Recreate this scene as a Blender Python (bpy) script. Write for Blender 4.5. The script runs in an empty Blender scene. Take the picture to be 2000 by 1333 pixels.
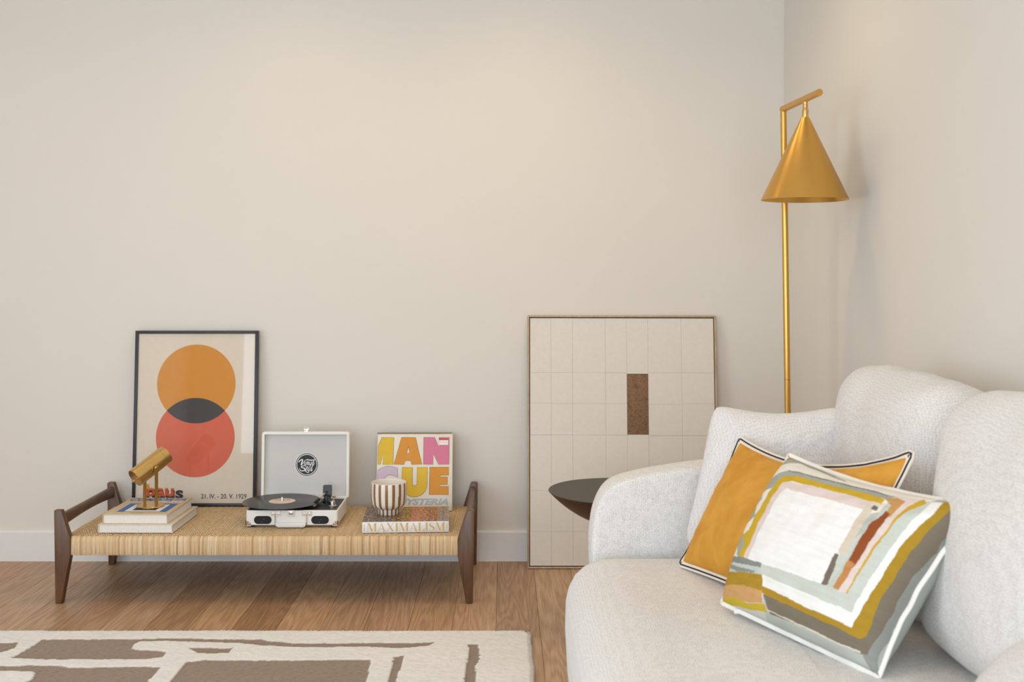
import bpy, bmesh, math, random
import numpy as np
from mathutils import Vector, Matrix, noise

random.seed(7)
RNG = np.random.default_rng(7)
scene = bpy.context.scene
COL = scene.collection
PI = math.pi

# ------------------------------------------------------------------ camera
FPX = 2144.0            # focal length in pixels of the 2000 px wide frame
VPX, VPY = 985.0, 540.0 # principal point (the horizon is above the middle: shifted lens)
CAMZ = 1.18
cam_d = bpy.data.cameras.new('camera')
cam_d.sensor_width = 36.0
cam_d.lens = FPX / 2000 * 36.0
cam_d.shift_x = (1000 - VPX) / 2000
cam_d.shift_y = (VPY - 666.5) / 2000
cam_d.clip_start = 0.05
cam_d.dof.use_dof = True
cam_d.dof.focus_distance = 3.9
cam_d.dof.aperture_fstop = 5.6
cam = bpy.data.objects.new('camera', cam_d)
cam.location = (0, 0, CAMZ)
cam.rotation_euler = (PI / 2, 0, 0)
COL.objects.link(cam)
scene.camera = cam

# ------------------------------------------------------------------ world, daylight, exposure
world = bpy.data.worlds.new('sky'); scene.world = world
world.use_nodes = True
bg = world.node_tree.nodes['Background']
bg.inputs[0].default_value = (0.80, 0.90, 1.0, 1)
bg.inputs[1].default_value = 1.0

WALL_Y = 4.555; RIGHT_X = 1.160; LEFT_X = -3.2; REAR_Y = -2.2; CEIL = 2.6

def area_light(name, loc, rot, sx, sy, power, col):
    d = bpy.data.lights.new(name, 'AREA'); d.shape = 'RECTANGLE'
    d.size = sx; d.size_y = sy; d.energy = power; d.color = col
    o = bpy.data.objects.new(name, d); o.location = loc; o.rotation_euler = rot
    COL.objects.link(o); return o

# daylight entering through the window in the left wall and the glazing behind the camera
area_light('daylight_left_window', (LEFT_X - 0.03, 1.0, 1.3), (0, -PI / 2, 0), 2.0, 2.4, 38, (0.80, 0.95, 1.13))
area_light('daylight_rear_window', (-0.9, REAR_Y - 0.03, 1.3), (PI / 2, 0, 0), 3.6, 2.1, 104, (0.84, 0.955, 1.08))
DOWNLIGHTS = [(-0.85, 3.95, 13), (0.05, 3.95, 15), (-1.9, 3.7, 7), (0.55, 3.5, 19), (0.1, 1.5, 14), (-1.6, 1.2, 5)]   # x, y, watts

vs = scene.view_settings
vs.view_transform = 'Standard'; vs.look = 'None'; vs.exposure = 0.0; vs.gamma = 1.0
vs.use_curve_mapping = False
scene.cycles.use_denoising = True
scene.cycles.max_bounces = 10
scene.cycles.diffuse_bounces = 6
scene.cycles.caustics_reflective = False
scene.cycles.caustics_refractive = False

# ------------------------------------------------------------------ helpers
def W(px, py, Y):
    """point at depth Y that the surveyed photo pixel falls on"""
    return Vector(((px - VPX) * Y / FPX, Y, CAMZ - (py - VPY) * Y / FPX))
def onz(px, py, Z):
    return W(px, py, (CAMZ - Z) * FPX / (py - VPY))
def srgb(r, g, b):
    f = lambda c: (c / 255) / 12.92 if c / 255 <= 0.04045 else ((c / 255 + 0.055) / 1.055) ** 2.4
    return (f(r), f(g), f(b))

class NT:
    """tiny node-tree helper"""
    def __init__(s, name):
        s.m = bpy.data.materials.new(name); s.m.use_nodes = True
        s.t = s.m.node_tree; s.t.nodes.clear()
        s.out = s.n('ShaderNodeOutputMaterial')
        s.p = s.n('ShaderNodeBsdfPrincipled')
        s.l(s.p.outputs[0], s.out.inputs[0])
    def n(s, typ, **kw):
        o = s.t.nodes.new(typ)
        for k, v in kw.items(): setattr(o, k, v)
        return o
    def l(s, a, b): s.t.links.new(a, b)
    def set(s, name, v):
        i = s.p.inputs[name]
        i.default_value = (*v, 1) if isinstance(v, tuple) and len(v) == 3 else v
    def coord(s, kind='Object', scale=(1, 1, 1), loc=None):
        c = s.n('ShaderNodeTexCoord'); mp = s.n('ShaderNodeMapping')
        mp.inputs['Scale'].default_value = scale
        if loc: mp.inputs['Location'].default_value = loc
        s.l(c.outputs[kind], mp.inputs[0]); return mp.outputs[0]
    def noise(s, vec, scale, detail=3, rough=0.5, dist=0.0):
        o = s.n('ShaderNodeTexNoise'); o.inputs['Scale'].default_value = scale
        o.inputs['Detail'].default_value = detail; o.inputs['Roughness'].default_value = rough
        o.inputs['Distortion'].default_value = dist
        if vec is not None: s.l(vec, o.inputs['Vector'])
        return o
    def ramp(s, fac, stops, interp='LINEAR'):
        r = s.n('ShaderNodeValToRGB'); r.color_ramp.interpolation = interp
        e = r.color_ramp.elements
        while len(e) < len(stops): e.new(0.5)
        for i, (p, c) in enumerate(stops):
            e[i].position = p; e[i].color = (*c, 1)
        s.l(fac, r.inputs[0]); return r.outputs[0]
    def mix(s, fac, a, b, blend='MIX'):
        m = s.n('ShaderNodeMix', data_type='RGBA', blend_type=blend)
        for v, idx in ((fac, 0), (a, 6), (b, 7)):
            if isinstance(v, (int, float)): m.inputs[idx].default_value = v
            elif isinstance(v, tuple): m.inputs[idx].default_value = (*v, 1)
            else: s.l(v, m.inputs[idx])
        return m.outputs[2]
    def math(s, op, a, b=0.5):
        m = s.n('ShaderNodeMath', operation=op)
        for v, i in ((a, 0), (b, 1)):
            if isinstance(v, (int, float)): m.inputs[i].default_value = v
            else: s.l(v, m.inputs[i])
        return m.outputs[0]
    def bump(s, h, strength, dist):
        b = s.n('ShaderNodeBump'); b.inputs['Strength'].default_value = strength
        b.inputs['Distance'].default_value = dist
        s.l(h, b.inputs['Height']); s.l(b.outputs[0], s.p.inputs['Normal'])

def plain(name, col, rough=0.5, metal=0.0, vary=0.04, scale=40, spec=0.5, coat=0.0, bump=0.0):
    t = NT(name); t.set('Roughness', rough); t.set('Metallic', metal)
    t.set('Specular IOR Level', spec); t.set('Coat Weight', coat)
    nz = t.noise(t.coord(), scale, 3)
    lo = tuple(c * (1 - vary) for c in col); hi = tuple(min(1, c * (1 + vary)) for c in col)
    t.l(t.ramp(nz.outputs[0], [(0.3, lo), (0.7, hi)]), t.p.inputs['Base Color'])
    if bump: t.bump(nz.outputs[0], bump, 0.001)
    return t.m

def mat_attr(name, rough=0.7, spec=0.3, noise_scale=300, bump=0.15, dist=0.001, vary=0.1, sheen=0.0):
    """colour from the point colour attribute 'Col' (print, dyed strands)"""
    t = NT(name); t.set('Roughness', rough); t.set('Specular IOR Level', spec)
    a = t.n('ShaderNodeAttribute', attribute_name='Col')
    nz = t.noise(t.coord(), noise_scale, 3)
    v = t.ramp(nz.outputs[0], [(0.25, (1 - vary,) * 3), (0.75, (1.0,) * 3)])
    t.l(t.mix(1.0, a.outputs[0], v, 'MULTIPLY'), t.p.inputs['Base Color'])
    t.set('Sheen Weight', sheen)
    if bump: t.bump(nz.outputs[0], bump, dist)
    return t.m

def mat_brass(name, col, rough, brushed=(60, 60, 4)):
    t = NT(name); t.set('Metallic', 1.0)
    nz = t.noise(t.coord('Object', brushed), 3, 2)
    lo = tuple(c * 0.992 for c in col)
    t.l(t.ramp(nz.outputs[0], [(0.3, lo), (0.7, col)]), t.p.inputs['Base Color'])
    t.l(t.ramp(nz.outputs[0], [(0.3, (rough * 0.995,) * 3), (0.7, (rough * 1.005,) * 3)]), t.p.inputs['Roughness'])
    return t.m

def mat_walnut(name, c0, c1):
    t = NT(name); t.set('Roughness', 0.38)
    v = t.coord('Object', (9, 9, 1.3))
    nz = t.noise(v, 6, 4, 0.6, 0.6)
    t.l(t.ramp(nz.outputs[0], [(0.3, c0), (0.7, c1)]), t.p.inputs['Base Color'])
    t.bump(nz.outputs[0], 0.1, 0.001); return t.m

def mat_oak_floor():
    t = NT('oak_floor'); t.set('Roughness', 0.42); t.set('Specular IOR Level', 0.35)
    oi = t.n('ShaderNodeObjectInfo')
    tint = t.n('ShaderNodeAttribute', attribute_type='OBJECT', attribute_name='tint')
    c = t.n('ShaderNodeTexCoord')
    off = t.n('ShaderNodeVectorMath', operation='SCALE'); off.inputs[0].default_value = (13.1, 7.7, 3.3)
    t.l(oi.outputs['Random'], off.inputs['Scale'])
    add = t.n('ShaderNodeVectorMath', operation='ADD')
    t.l(c.outputs['Object'], add.inputs[0]); t.l(off.outputs[0], add.inputs[1])
    mp = t.n('ShaderNodeMapping'); mp.inputs['Scale'].default_value = (1, 0.085, 1)
    t.l(add.outputs[0], mp.inputs[0])
    # cathedral grain: contour lines of a stretched noise field
    field = t.noise(mp.outputs[0], 9.0, 2, 0.5, 0.3)
    rings = t.math('SINE', t.math('MULTIPLY', field.outputs[0], 95.0), 0)
    fine = t.n('ShaderNodeMapping'); fine.inputs['Scale'].default_value = (1, 0.03, 1)
    t.l(add.outputs[0], fine.inputs[0])
    fib = t.noise(fine.outputs[0], 260, 3, 0.6)
    big = t.noise(mp.outputs[0], 3.0, 2)
    g = t.math('ADD', t.math('MULTIPLY', rings, 0.08), t.math('MULTIPLY', fib.outputs[0], 0.75))
    g = t.math('ADD', g, t.math('MULTIPLY', big.outputs[0], 0.35))
    base = t.ramp(g, [(0.25, srgb(148, 114, 85)), (0.55, srgb(185, 149, 116)), (0.85, srgb(212, 180, 148))])
    t.l(t.mix(1.0, base, tint.outputs[0], 'MULTIPLY'), t.p.inputs['Base Color'])
    t.bump(g, 0.12, 0.001)
    return t.m

def mat_paint(name, col):
    t = NT(name); t.set('Roughness', 0.75); t.set('Specular IOR Level', 0.25)
    nz = t.noise(t.coord(), 2.0, 3)
    t.l(t.ramp(nz.outputs[0], [(0.3, tuple(c * 0.985 for c in col)), (0.7, col)]), t.p.inputs['Base Color'])
    fine = t.noise(t.coord(), 260, 2)
    t.bump(fine.outputs[0], 0.05, 0.0006)
    return t.m

def mat_boucle(name, c0, c1, pitch=0.0058, stretch=(1, 1, 1), pinkish=None):
    """nubby woven upholstery: a slightly disturbed lattice of yarn loops"""
    t = NT(name); t.set('Roughness', 0.95); t.set('Specular IOR Level', 0.12); t.set('Sheen Weight', 0.2)
    v = t.coord('Object', stretch)
    dis = t.noise(v, 60, 2)
    sc = t.n('ShaderNodeVectorMath', operation='SCALE'); sc.inputs['Scale'].default_value = 0.012
    t.l(dis.outputs['Color'], sc.inputs[0])
    ad = t.n('ShaderNodeVectorMath', operation='ADD'); t.l(v, ad.inputs[0]); t.l(sc.outputs[0], ad.inputs[1])
    sp = t.n('ShaderNodeSeparateXYZ'); t.l(ad.outputs[0], sp.inputs[0])
    k = 2 * PI / pitch
    sn = [t.math('SINE', t.math('MULTIPLY', sp.outputs[i], k), 0) for i in range(3)]
    lat = t.math('ADD', t.math('ADD', sn[0], sn[1]), sn[2])
    nz = t.noise(v, 330, 3, 0.6)
    h = t.math('ADD', t.math('MULTIPLY', lat, 0.055), nz.outputs[0])
    big = t.noise(t.coord(), 5, 3)
    base = t.ramp(h, [(0.25, c0), (0.62, c1)])
    if pinkish:
        f = t.ramp(big.outputs[0], [(0.45, (0, 0, 0)), (0.75, (0.6, 0.6, 0.6))])
        base = t.mix(f, base, t.mix(1.0, base, pinkish, 'MULTIPLY'))
    t.l(base, t.p.inputs['Base Color'])
    t.bump(h, 0.5, 0.003)
    return t.m

def mat_velvet():
    t = NT('mustard_velvet'); t.set('Roughness', 0.8); t.set('Specular IOR Level', 0.1)
    t.set('Sheen Weight', 0.4); t.set('Sheen Roughness', 0.35); t.set('Sheen Tint', (*srgb(255, 200, 110), 1))
    nz = t.noise(t.coord(), 14, 4, 0.55, 0.4)
    t.l(t.ramp(nz.outputs[0], [(0.3, srgb(196, 136, 50)), (0.7, srgb(216, 160, 70))]), t.p.inputs['Base Color'])
    fine = t.noise(t.coord(), 500, 2)
    t.bump(fine.outputs[0], 0.15, 0.001)
    return t.m

def mat_glass():
    m = bpy.data.materials.new('picture_glass'); m.use_nodes = True
    t = m.node_tree; t.nodes.clear()
    o = t.nodes.new('ShaderNodeOutputMaterial'); mx = t.nodes.new('ShaderNodeMixShader')
    tr = t.nodes.new('ShaderNodeBsdfTransparent'); gl = t.nodes.new('ShaderNodeBsdfGlossy')
    gl.inputs['Roughness'].default_value = 0.02
    fr = t.nodes.new('ShaderNodeFresnel'); fr.inputs[0].default_value = 1.5
    t.links.new(fr.outputs[0], mx.inputs[0]); t.links.new(tr.outputs[0], mx.inputs[1])
    t.links.new(gl.outputs[0], mx.inputs[2]); t.links.new(mx.outputs[0], o.inputs[0])
    return m

def mat_record():
    t = NT('black_vinyl'); t.set('Roughness', 0.28); t.set('Specular IOR Level', 0.6)
    v = t.coord('Object')
    ln = t.n('ShaderNodeVectorMath', operation='LENGTH'); t.l(v, ln.inputs[0])
    w = t.math('SINE', t.math('MULTIPLY', ln.outputs['Value'], 5200.0), 0)
    bands = t.noise(None, 60, 2); bands.noise_dimensions = '1D'; t.l(ln.outputs['Value'], bands.inputs['W'])
    t.l(t.ramp(bands.outputs[0], [(0.35, (0.014, 0.014, 0.014)), (0.65, (0.03, 0.03, 0.03))]), t.p.inputs['Base Color'])
    t.bump(w, 0.25, 0.0004); return t.m

M = {}
M['wall'] = mat_paint('wall_paint', (0.765, 0.722, 0.652))
M['ceiling'] = mat_paint('ceiling_paint', (0.86, 0.84, 0.80))
M['trim'] = plain('trim_paint', (0.80, 0.79, 0.775), 0.45, vary=0.01)
M['floor'] = mat_oak_floor()
M['subfloor'] = plain('dark_joint', (0.05, 0.035, 0.025), 0.9)
M['walnut'] = mat_walnut('walnut', srgb(74, 48, 31), srgb(112, 78, 52))
M['rattan'] = mat_attr('rattan', 0.55, 0.35, 400, 0.2, 0.0008, 0.14)
M['rattan_core'] = plain('rattan_core', srgb(104, 74, 44), 0.8)
M['black_frame'] = plain('black_frame', srgb(38, 38, 40), 0.42)
M['poster_paper'] = plain('poster_paper', srgb(226, 211, 192), 0.7, vary=0.015)
M['p_orange'] = plain('ink_orange', srgb(214, 140, 42), 0.7, vary=0.02)
M['p_red'] = plain('ink_red', srgb(216, 100, 72), 0.7, vary=0.02)
M['p_dark'] = plain('ink_dark', srgb(58, 57, 57), 0.7, vary=0.02)
M['glass'] = mat_glass()
M['page'] = plain('book_pages', srgb(232, 228, 220), 0.85, vary=0.05, scale=200)
M['beige_cover'] = plain('beige_cover', srgb(208, 184, 148), 0.6, vary=0.02)
M['cream_cover'] = plain('cream_cover', srgb(222, 208, 190), 0.6, vary=0.02)
M['blue_ink'] = plain('blue_ink', srgb(45, 110, 172), 0.6, vary=0.03)
M['white_ink'] = plain('white_ink', srgb(240, 238, 234), 0.6, vary=0.01)
M['black_ink'] = plain('black_ink', srgb(36, 36, 44), 0.6, vary=0.02)
M['brass'] = mat_brass('satin_brass', srgb(214, 168, 90), 0.33)
M['brass_light'] = mat_brass('polished_brass', srgb(216, 180, 114), 0.27)
M['white_case'] = plain('white_leatherette', srgb(236, 233, 226), 0.42, vary=0.015, scale=300, bump=0.05)
M['lining'] = plain('grey_lining', srgb(208, 206, 202), 0.85, vary=0.02, scale=300)
M['black_plastic'] = plain('black_plastic', srgb(24, 24, 25), 0.38)
M['deck'] = plain('black_deck', srgb(34, 34, 35), 0.5)
M['grille'] = plain('speaker_mesh', srgb(30, 30, 31), 0.8, scale=900, vary=0.5)
M['chrome'] = plain('chrome', (0.78, 0.74, 0.70), 0.16, 1.0, vary=0.02)
M['vinyl'] = mat_record()
M['label'] = plain('record_label', srgb(228, 206, 188), 0.6)
M['label_ink'] = plain('record_label_ink', srgb(150, 98, 76), 0.6)
M['sleeve'] = plain('sleeve_card', srgb(232, 224, 210), 0.55, vary=0.015)
M['yellow_ink'] = plain('yellow_ink', srgb(222, 182, 22), 0.5, vary=0.02)
M['orange_ink'] = plain('orange_ink', srgb(214, 142, 22), 0.5, vary=0.02)
M['pink_ink'] = plain('pink_ink', srgb(214, 118, 148), 0.5, vary=0.02)
M['lilac_ink'] = plain('lilac_ink', srgb(204, 184, 202), 0.5, vary=0.02)
M['grey_ink'] = plain('grey_ink', srgb(168, 178, 184), 0.5, vary=0.02)
M['red_ink'] = plain('red_ink', srgb(196, 62, 58), 0.5, vary=0.02)
M['gold_ink'] = plain('gold_ink', srgb(214, 178, 104), 0.4, vary=0.04)
M['spine_white'] = plain('spine_white', srgb(232, 231, 230), 0.35, vary=0.01)
M['print'] = mat_attr('printed_cover', 0.35, 0.5, 200, 0.0)
M['ceramic'] = plain('glazed_ceramic', srgb(236, 229, 218), 0.3, vary=0.015)
M['stripe'] = plain('brown_glaze', srgb(142, 102, 58), 0.3, vary=0.06)
M['canvas'] = plain('plaster_white_canvas', srgb(226, 219, 207), 0.85, vary=0.02, scale=60, bump=0.3)
M['oak_frame'] = mat_walnut('light_oak', srgb(166, 138, 106), srgb(196, 170, 138))
M['dark_gap'] = plain('shadow_gap', srgb(60, 48, 38), 0.9)
M['table_top'] = plain('dark_table', srgb(66, 58, 50), 0.5, vary=0.04)
M['table_side'] = mat_walnut('dark_wood', srgb(42, 26, 18), srgb(66, 42, 30))
M['boucle'] = mat_boucle('ivory_boucle', srgb(203, 200, 196), srgb(234, 232, 229), 0.0058, (1, 1, 1.0), (1.0, 0.97, 0.945))
M['boucle_fine'] = mat_boucle('ivory_chenille', srgb(203, 199, 196), srgb(232, 229, 227), 0.0062, (0.8, 0.8, 1.4), (1.0, 0.97, 0.945))
M['velvet'] = mat_velvet()
M['piping'] = plain('cream_piping', srgb(238, 228, 212), 0.9, scale=400, bump=0.2)
M['black_cord'] = plain('black_cord', srgb(28, 28, 34), 0.9)
M['linen'] = mat_attr('printed_linen', 0.9, 0.1, 700, 0.3, 0.0008, 0.14)
M['linen_edge'] = plain('linen_edge', srgb(240, 237, 230), 0.9, scale=300, bump=0.2)
M['rug'] = None

class MB:
    """collects world-space geometry for ONE mesh object"""
    def __init__(s): s.v = []; s.f = []; s.mi = []; s.c = None
    def add(s, verts, faces, mi=0, col=None):
        b = len(s.v); s.v.extend([tuple(x) for x in verts])
        s.f.extend([[b + i for i in f] for f in faces]); s.mi.extend([mi] * len(faces))
        if col is not None:
            if s.c is None: s.c = [(1, 1, 1)] * b
            s.c.extend([col] * len(verts) if isinstance(col[0], (int, float)) else col)
        return s
    def box(s, c, size, T=None, bevel=0.0, seg=2, mi=0):
        bm = bmesh.new(); bmesh.ops.create_cube(bm, size=1)
        for v in bm.verts: v.co = Vector((v.co.x * size[0], v.co.y * size[1], v.co.z * size[2]))
        if bevel: bmesh.ops.bevel(bm, geom=bm.edges[:], offset=bevel, segments=seg, affect='EDGES', profile=0.5)
        bm.verts.index_update()
        vs_ = [v.co + Vector(c) for v in bm.verts]
        if T is not None: vs_ = [T @ v for v in vs_]
        s.add(vs_, [[v.index for v in f.verts] for f in bm.faces], mi); bm.free(); return s
    def prism(s, poly, h0, h1, fn, bevel=0.0, seg=2, mi=0):
        """extrude a 2-D polygon between heights; fn(a,b,h)->world point"""
        bm = bmesh.new(); n = len(poly)
        lo = [bm.verts.new((p[0], p[1], h0)) for p in poly]; hi = [bm.verts.new((p[0], p[1], h1)) for p in poly]
        bm.faces.new(lo[::-1]); bm.faces.new(hi)
        for i in range(n): bm.faces.new((lo[i], lo[(i + 1) % n], hi[(i + 1) % n], hi[i]))
        if bevel: bmesh.ops.bevel(bm, geom=bm.edges[:], offset=bevel, segments=seg, affect='EDGES', profile=0.5)
        bm.verts.index_update()
        s.add([fn(*v.co) for v in bm.verts], [[v.index for v in f.verts] for f in bm.faces], mi); bm.free(); return s
    def lathe(s, prof, T=None, n=48, mi=0, cap=True):
        vs_ = []; fs = []
        for (r, z) in prof:
            for k in range(n):
                a = 2 * PI * k / n; vs_.append(Vector((r * math.cos(a), r * math.sin(a), z)))
        for j in range(len(prof) - 1):
            for k in range(n):
                k2 = (k + 1) % n
                fs.append((j * n + k, j * n + k2, (j + 1) * n + k2, (j + 1) * n + k))
        if cap:
            if prof[0][0] > 1e-6: fs.append(tuple(range(n))[::-1])
            if prof[-1][0] > 1e-6: fs.append(tuple((len(prof) - 1) * n + k for k in range(n)))
        if T is not None: vs_ = [T @ v for v in vs_]
        s.add(vs_, fs, mi); return s
    def tube(s, pts, r, n=12, closed=False, mi=0, flat=None):
        pts = [Vector(p) for p in pts]; m = len(pts); n = max(n, 16)
        rr = r if isinstance(r, (list, tuple)) else [r] * m
        vs_ = []; fs = []; prevn = None
        for i, p in enumerate(pts):
            a = pts[(i - 1) % m] if (closed or i > 0) else p
            b = pts[(i + 1) % m] if (closed or i < m - 1) else p
            t = (b - a).normalized()
            if prevn is None:
                up = Vector((0, 0, 1)) if abs(t.z) < 0.9 else Vector((0, 1, 0))
                nn = (up - t * up.dot(t)).normalized()
            else: nn = (prevn - t * prevn.dot(t)).normalized()
            prevn = nn; bb = t.cross(nn)
            for k in range(n):
                an = 2 * PI * k / n
                vs_.append(p + nn * math.cos(an) * rr[i] + bb * math.sin(an) * rr[i] * (flat or 1))
        for i in range(m if closed else m - 1):
            for k in range(n):
                k2 = (k + 1) % n; i2 = (i + 1) % m
                fs.append((i * n + k, i * n + k2, i2 * n + k2, i2 * n + k))
        if not closed: fs += [tuple(range(n))[::-1], tuple((m - 1) * n + k for k in range(n))]
        s.add(vs_, fs, mi); return s
    def loft(s, outline, profile, fn, cap0=True, cap1=True, mi=0):
        """outline: smooth closed 2-D loop (ccw); profile: list of (inset, h); fn(a,b,h)->world"""
        n = len(outline); P = np.array(outline, float)
        d = np.roll(P, -1, 0) - np.roll(P, 1, 0); L = np.hypot(d[:, 0], d[:, 1])[:, None]; d = d / L
        nrm = np.stack([-d[:, 1], d[:, 0]], 1)
        vs_ = []; fs = []
        for (ins, h) in profile:
            for p in P + nrm * ins: vs_.append(fn(p[0], p[1], h))
        for j in range(len(profile) - 1):
            for k in range(n):
                k2 = (k + 1) % n
                fs.append((j * n + k, j * n + k2, (j + 1) * n + k2, (j + 1) * n + k))
        if cap0: fs.append(tuple(range(n))[::-1])
        if cap1: fs.append(tuple((len(profile) - 1) * n + k for k in range(n)))
        s.add(vs_, fs, mi); return s
    def quad(s, pts, mi=0, col=None): return s.add(pts, [list(range(len(pts)))], mi, col)

def link(name, mb, mat, parent=None, smooth=28, recalc=True):
    me = bpy.data.meshes.new(name)
    off = Vector((0, 0, 0))
    if parent is not None:
        off = Vector(parent['_w'])
    me.from_pydata([tuple(Vector(v) - off) for v in mb.v], [], mb.f)
    for mm in (mat if isinstance(mat, (list, tuple)) else [mat]): me.materials.append(M[mm] if isinstance(mm, str) else mm)
    me.polygons.foreach_set('material_index', mb.mi)
    if mb.c is not None:
        at = me.color_attributes.new('Col', 'FLOAT_COLOR', 'POINT')
        at.data.foreach_set('color', np.array([(*c, 1) for c in mb.c], dtype=np.float32).ravel())
    if recalc:
        bm = bmesh.new(); bm.from_mesh(me); bmesh.ops.recalc_face_normals(bm, faces=bm.faces[:]); bm.to_mesh(me); bm.free()
    if smooth:
        me.polygons.foreach_set('use_smooth', [True] * len(me.polygons))
        me.set_sharp_from_angle(angle=math.radians(smooth))
    me.update()
    o = bpy.data.objects.new(name, me); COL.objects.link(o)
    o['_w'] = tuple(off)
    if parent is not None: o.parent = parent
    return o

def tag(o, label=None, cat=None, group=None, kind=None):
    if label: o['label'] = label
    if cat: o['category'] = cat
    if group: o['group'] = group
    if kind: o['kind'] = kind
    return o
def thing(name, loc, label, cat, group=None):
    o = bpy.data.objects.new(name, None); o.empty_display_size = 0.05
    o.location = loc; o['_w'] = tuple(loc); COL.objects.link(o)
    return tag(o, label, cat, group)
def solo(name, loc, mb, mat, label, cat, group=None, smooth=28):
    """a thing that is one mesh, its origin at its base"""
    class Fake(dict): pass
    o = link(name, mb, mat, None, smooth)
    L = Vector(loc)
    for v in o.data.vertices: v.co -= L
    o.location = L; o['_w'] = tuple(L)
    return tag(o, label, cat, group)

def frame(o, ux, uy):
    ux = Vector(ux).normalized(); uy = Vector(uy); uy = (uy - ux * uy.dot(ux)).normalized(); uz = ux.cross(uy)
    T = Matrix.Identity(4)
    for i, a in enumerate((ux, uy, uz)):
        for k in range(3): T[k][i] = a[k]
    for k in range(3): T[k][3] = o[k]
    return T
def axis_frame(p, z):
    z = Vector(z).normalized(); x = Vector((1, 0, 0)) if abs(z.x) < 0.9 else Vector((0, 1, 0))
    x = (x - z * x.dot(z)).normalized(); return frame(p, x, z.cross(x))

def text_mb(body, T, x0, x1, y0, y1, bold=0.0, shear=0.0, h=0.0003, spacing=1.0):
    """built-in lettering fitted into the rectangle of the plane T"""
    c = bpy.data.curves.new('t', 'FONT'); c.body = body; c.size = 1; c.offset = bold; c.shear = shear
    c.space_character = spacing; c.resolution_u = 5
    o = bpy.data.objects.new('t', c); COL.objects.link(o)
    dg = bpy.context.evaluated_depsgraph_get()
    me = bpy.data.meshes.new_from_object(o.evaluated_get(dg))
    vs_ = np.array([v.co[:] for v in me.vertices]); fs = [list(p.vertices) for p in me.polygons]
    bpy.data.objects.remove(o); bpy.data.curves.remove(c); bpy.data.meshes.remove(me)
    mn = vs_.min(0); mx = vs_.max(0)
    mb = MB()
    mb.add([T @ Vector((x0 + (v[0] - mn[0]) / (mx[0] - mn[0]) * (x1 - x0),
                        y0 + (v[1] - mn[1]) / (mx[1] - mn[1]) * (y1 - y0), h)) for v in vs_], fs)
    return mb
def poly_mb(T, pts, h=0.0003, mb=None, mi=0):
    mb = mb or MB()
    return mb.add([T @ Vector((p[0], p[1], h)) for p in pts], [list(range(len(pts)))], mi)
def ribbon_mb(T, pts, w, h=0.0004, closed=False, mb=None, mi=0):
    mb = mb or MB(); m = len(pts); P = [Vector((p[0], p[1])) for p in pts]
    ww = w if isinstance(w, (list, tuple)) else [w] * m
    vs_ = []
    for i in range(m):
        a = P[(i - 1) % m] if (closed or i > 0) else P[i]; b = P[(i + 1) % m] if (closed or i < m - 1) else P[i]
        t = (b - a); t = t.normalized() if t.length > 1e-9 else Vector((1, 0)); n = Vector((-t.y, t.x))
        for sgn in (-1, 1):
            q = P[i] + n * sgn * ww[i] / 2; vs_.append(T @ Vector((q.x, q.y, h)))
    fs = []
    for i in range(m if closed else m - 1):
        j = (i + 1) % m; fs.append((2 * i, 2 * j, 2 * j + 1, 2 * i + 1))
    return mb.add(vs_, fs, mi)
def dashes_mb(T, x0, x1, y0, y1, n, h, seed=0):
    """print too small to read: a row of little strokes"""
    rnd = random.Random(seed); mb = MB(); w = (x1 - x0) / n
    for k in range(n):
        a = x0 + k * w; t = rnd.uniform(0.5, 0.85); lo = y0 + (y1 - y0) * rnd.uniform(0, 0.25)
        poly_mb(T, [(a, lo), (a + w * t, lo), (a + w * t, y1), (a, y1)], h, mb)
    return mb
def spline(pts, n=8, closed=False):
    """Catmull-Rom through the points"""
    P = [Vector(p) for p in pts]; m = len(P); out = []
    for i in range(m if closed else m - 1):
        p0 = P[(i - 1) % m] if (closed or i > 0) else P[i]; p1 = P[i]; p2 = P[(i + 1) % m]
        p3 = P[(i + 2) % m] if (closed or i < m - 2) else p2
        for k in range(n):
            t = k / n
            out.append(0.5 * ((2 * p1) + (p2 - p0) * t + (2 * p0 - 5 * p1 + 4 * p2 - p3) * t * t + (3 * p1 - p0 - 3 * p2 + p3) * t ** 3))
    if not closed: out.append(P[-1])
    return out
def circle(cx, cy, r, n=64, a0=0, a1=2 * PI):
    full = abs(a1 - a0 - 2 * PI) < 1e-6
    return [(cx + r * math.cos(a0 + (a1 - a0) * k / (n if full else n - 1)), cy + r * math.sin(a0 + (a1 - a0) * k / (n if full else n - 1))) for k in range(n)]
def rrect(x0, x1, y0, y1, r, n=8):
    out = []
    for (cx, cy, a) in ((x1 - r, y0 + r, -PI / 2), (x1 - r, y1 - r, 0), (x0 + r, y1 - r, PI / 2), (x0 + r, y0 + r, PI)):
        for k in range(n + 1):
            t = a + PI / 2 * k / n; out.append((cx + r * math.cos(t), cy + r * math.sin(t)))
    return out
def resample(pts, n):
    P = np.array(pts + [pts[0]], float); s = np.concatenate([[0], np.cumsum(np.hypot(*np.diff(P, axis=0).T))])
    t = np.linspace(0, s[-1], n, endpoint=False)
    return list(zip(np.interp(t, s, P[:, 0]), np.interp(t, s, P[:, 1])))
def in_poly(X, Y, poly):
    inside = np.zeros(X.shape, bool); n = len(poly); j = n - 1
    for i in range(n):
        xi, yi = poly[i]; xj, yj = poly[j]
        if yi != yj:
            c = ((yi > Y) != (yj > Y)) & (X < (xj - xi) * (Y - yi) / (yj - yi) + xi)
            inside ^= c
        j = i
    return inside
XY = lambda a, b, h: Vector((a, b, h))

# ================================================================== SETTING
def struct(name, mb, mat, parent=None, smooth=30):
    o = link(name, mb, mat, parent, smooth)
    if parent is None: o['kind'] = 'structure'
    return o

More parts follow.
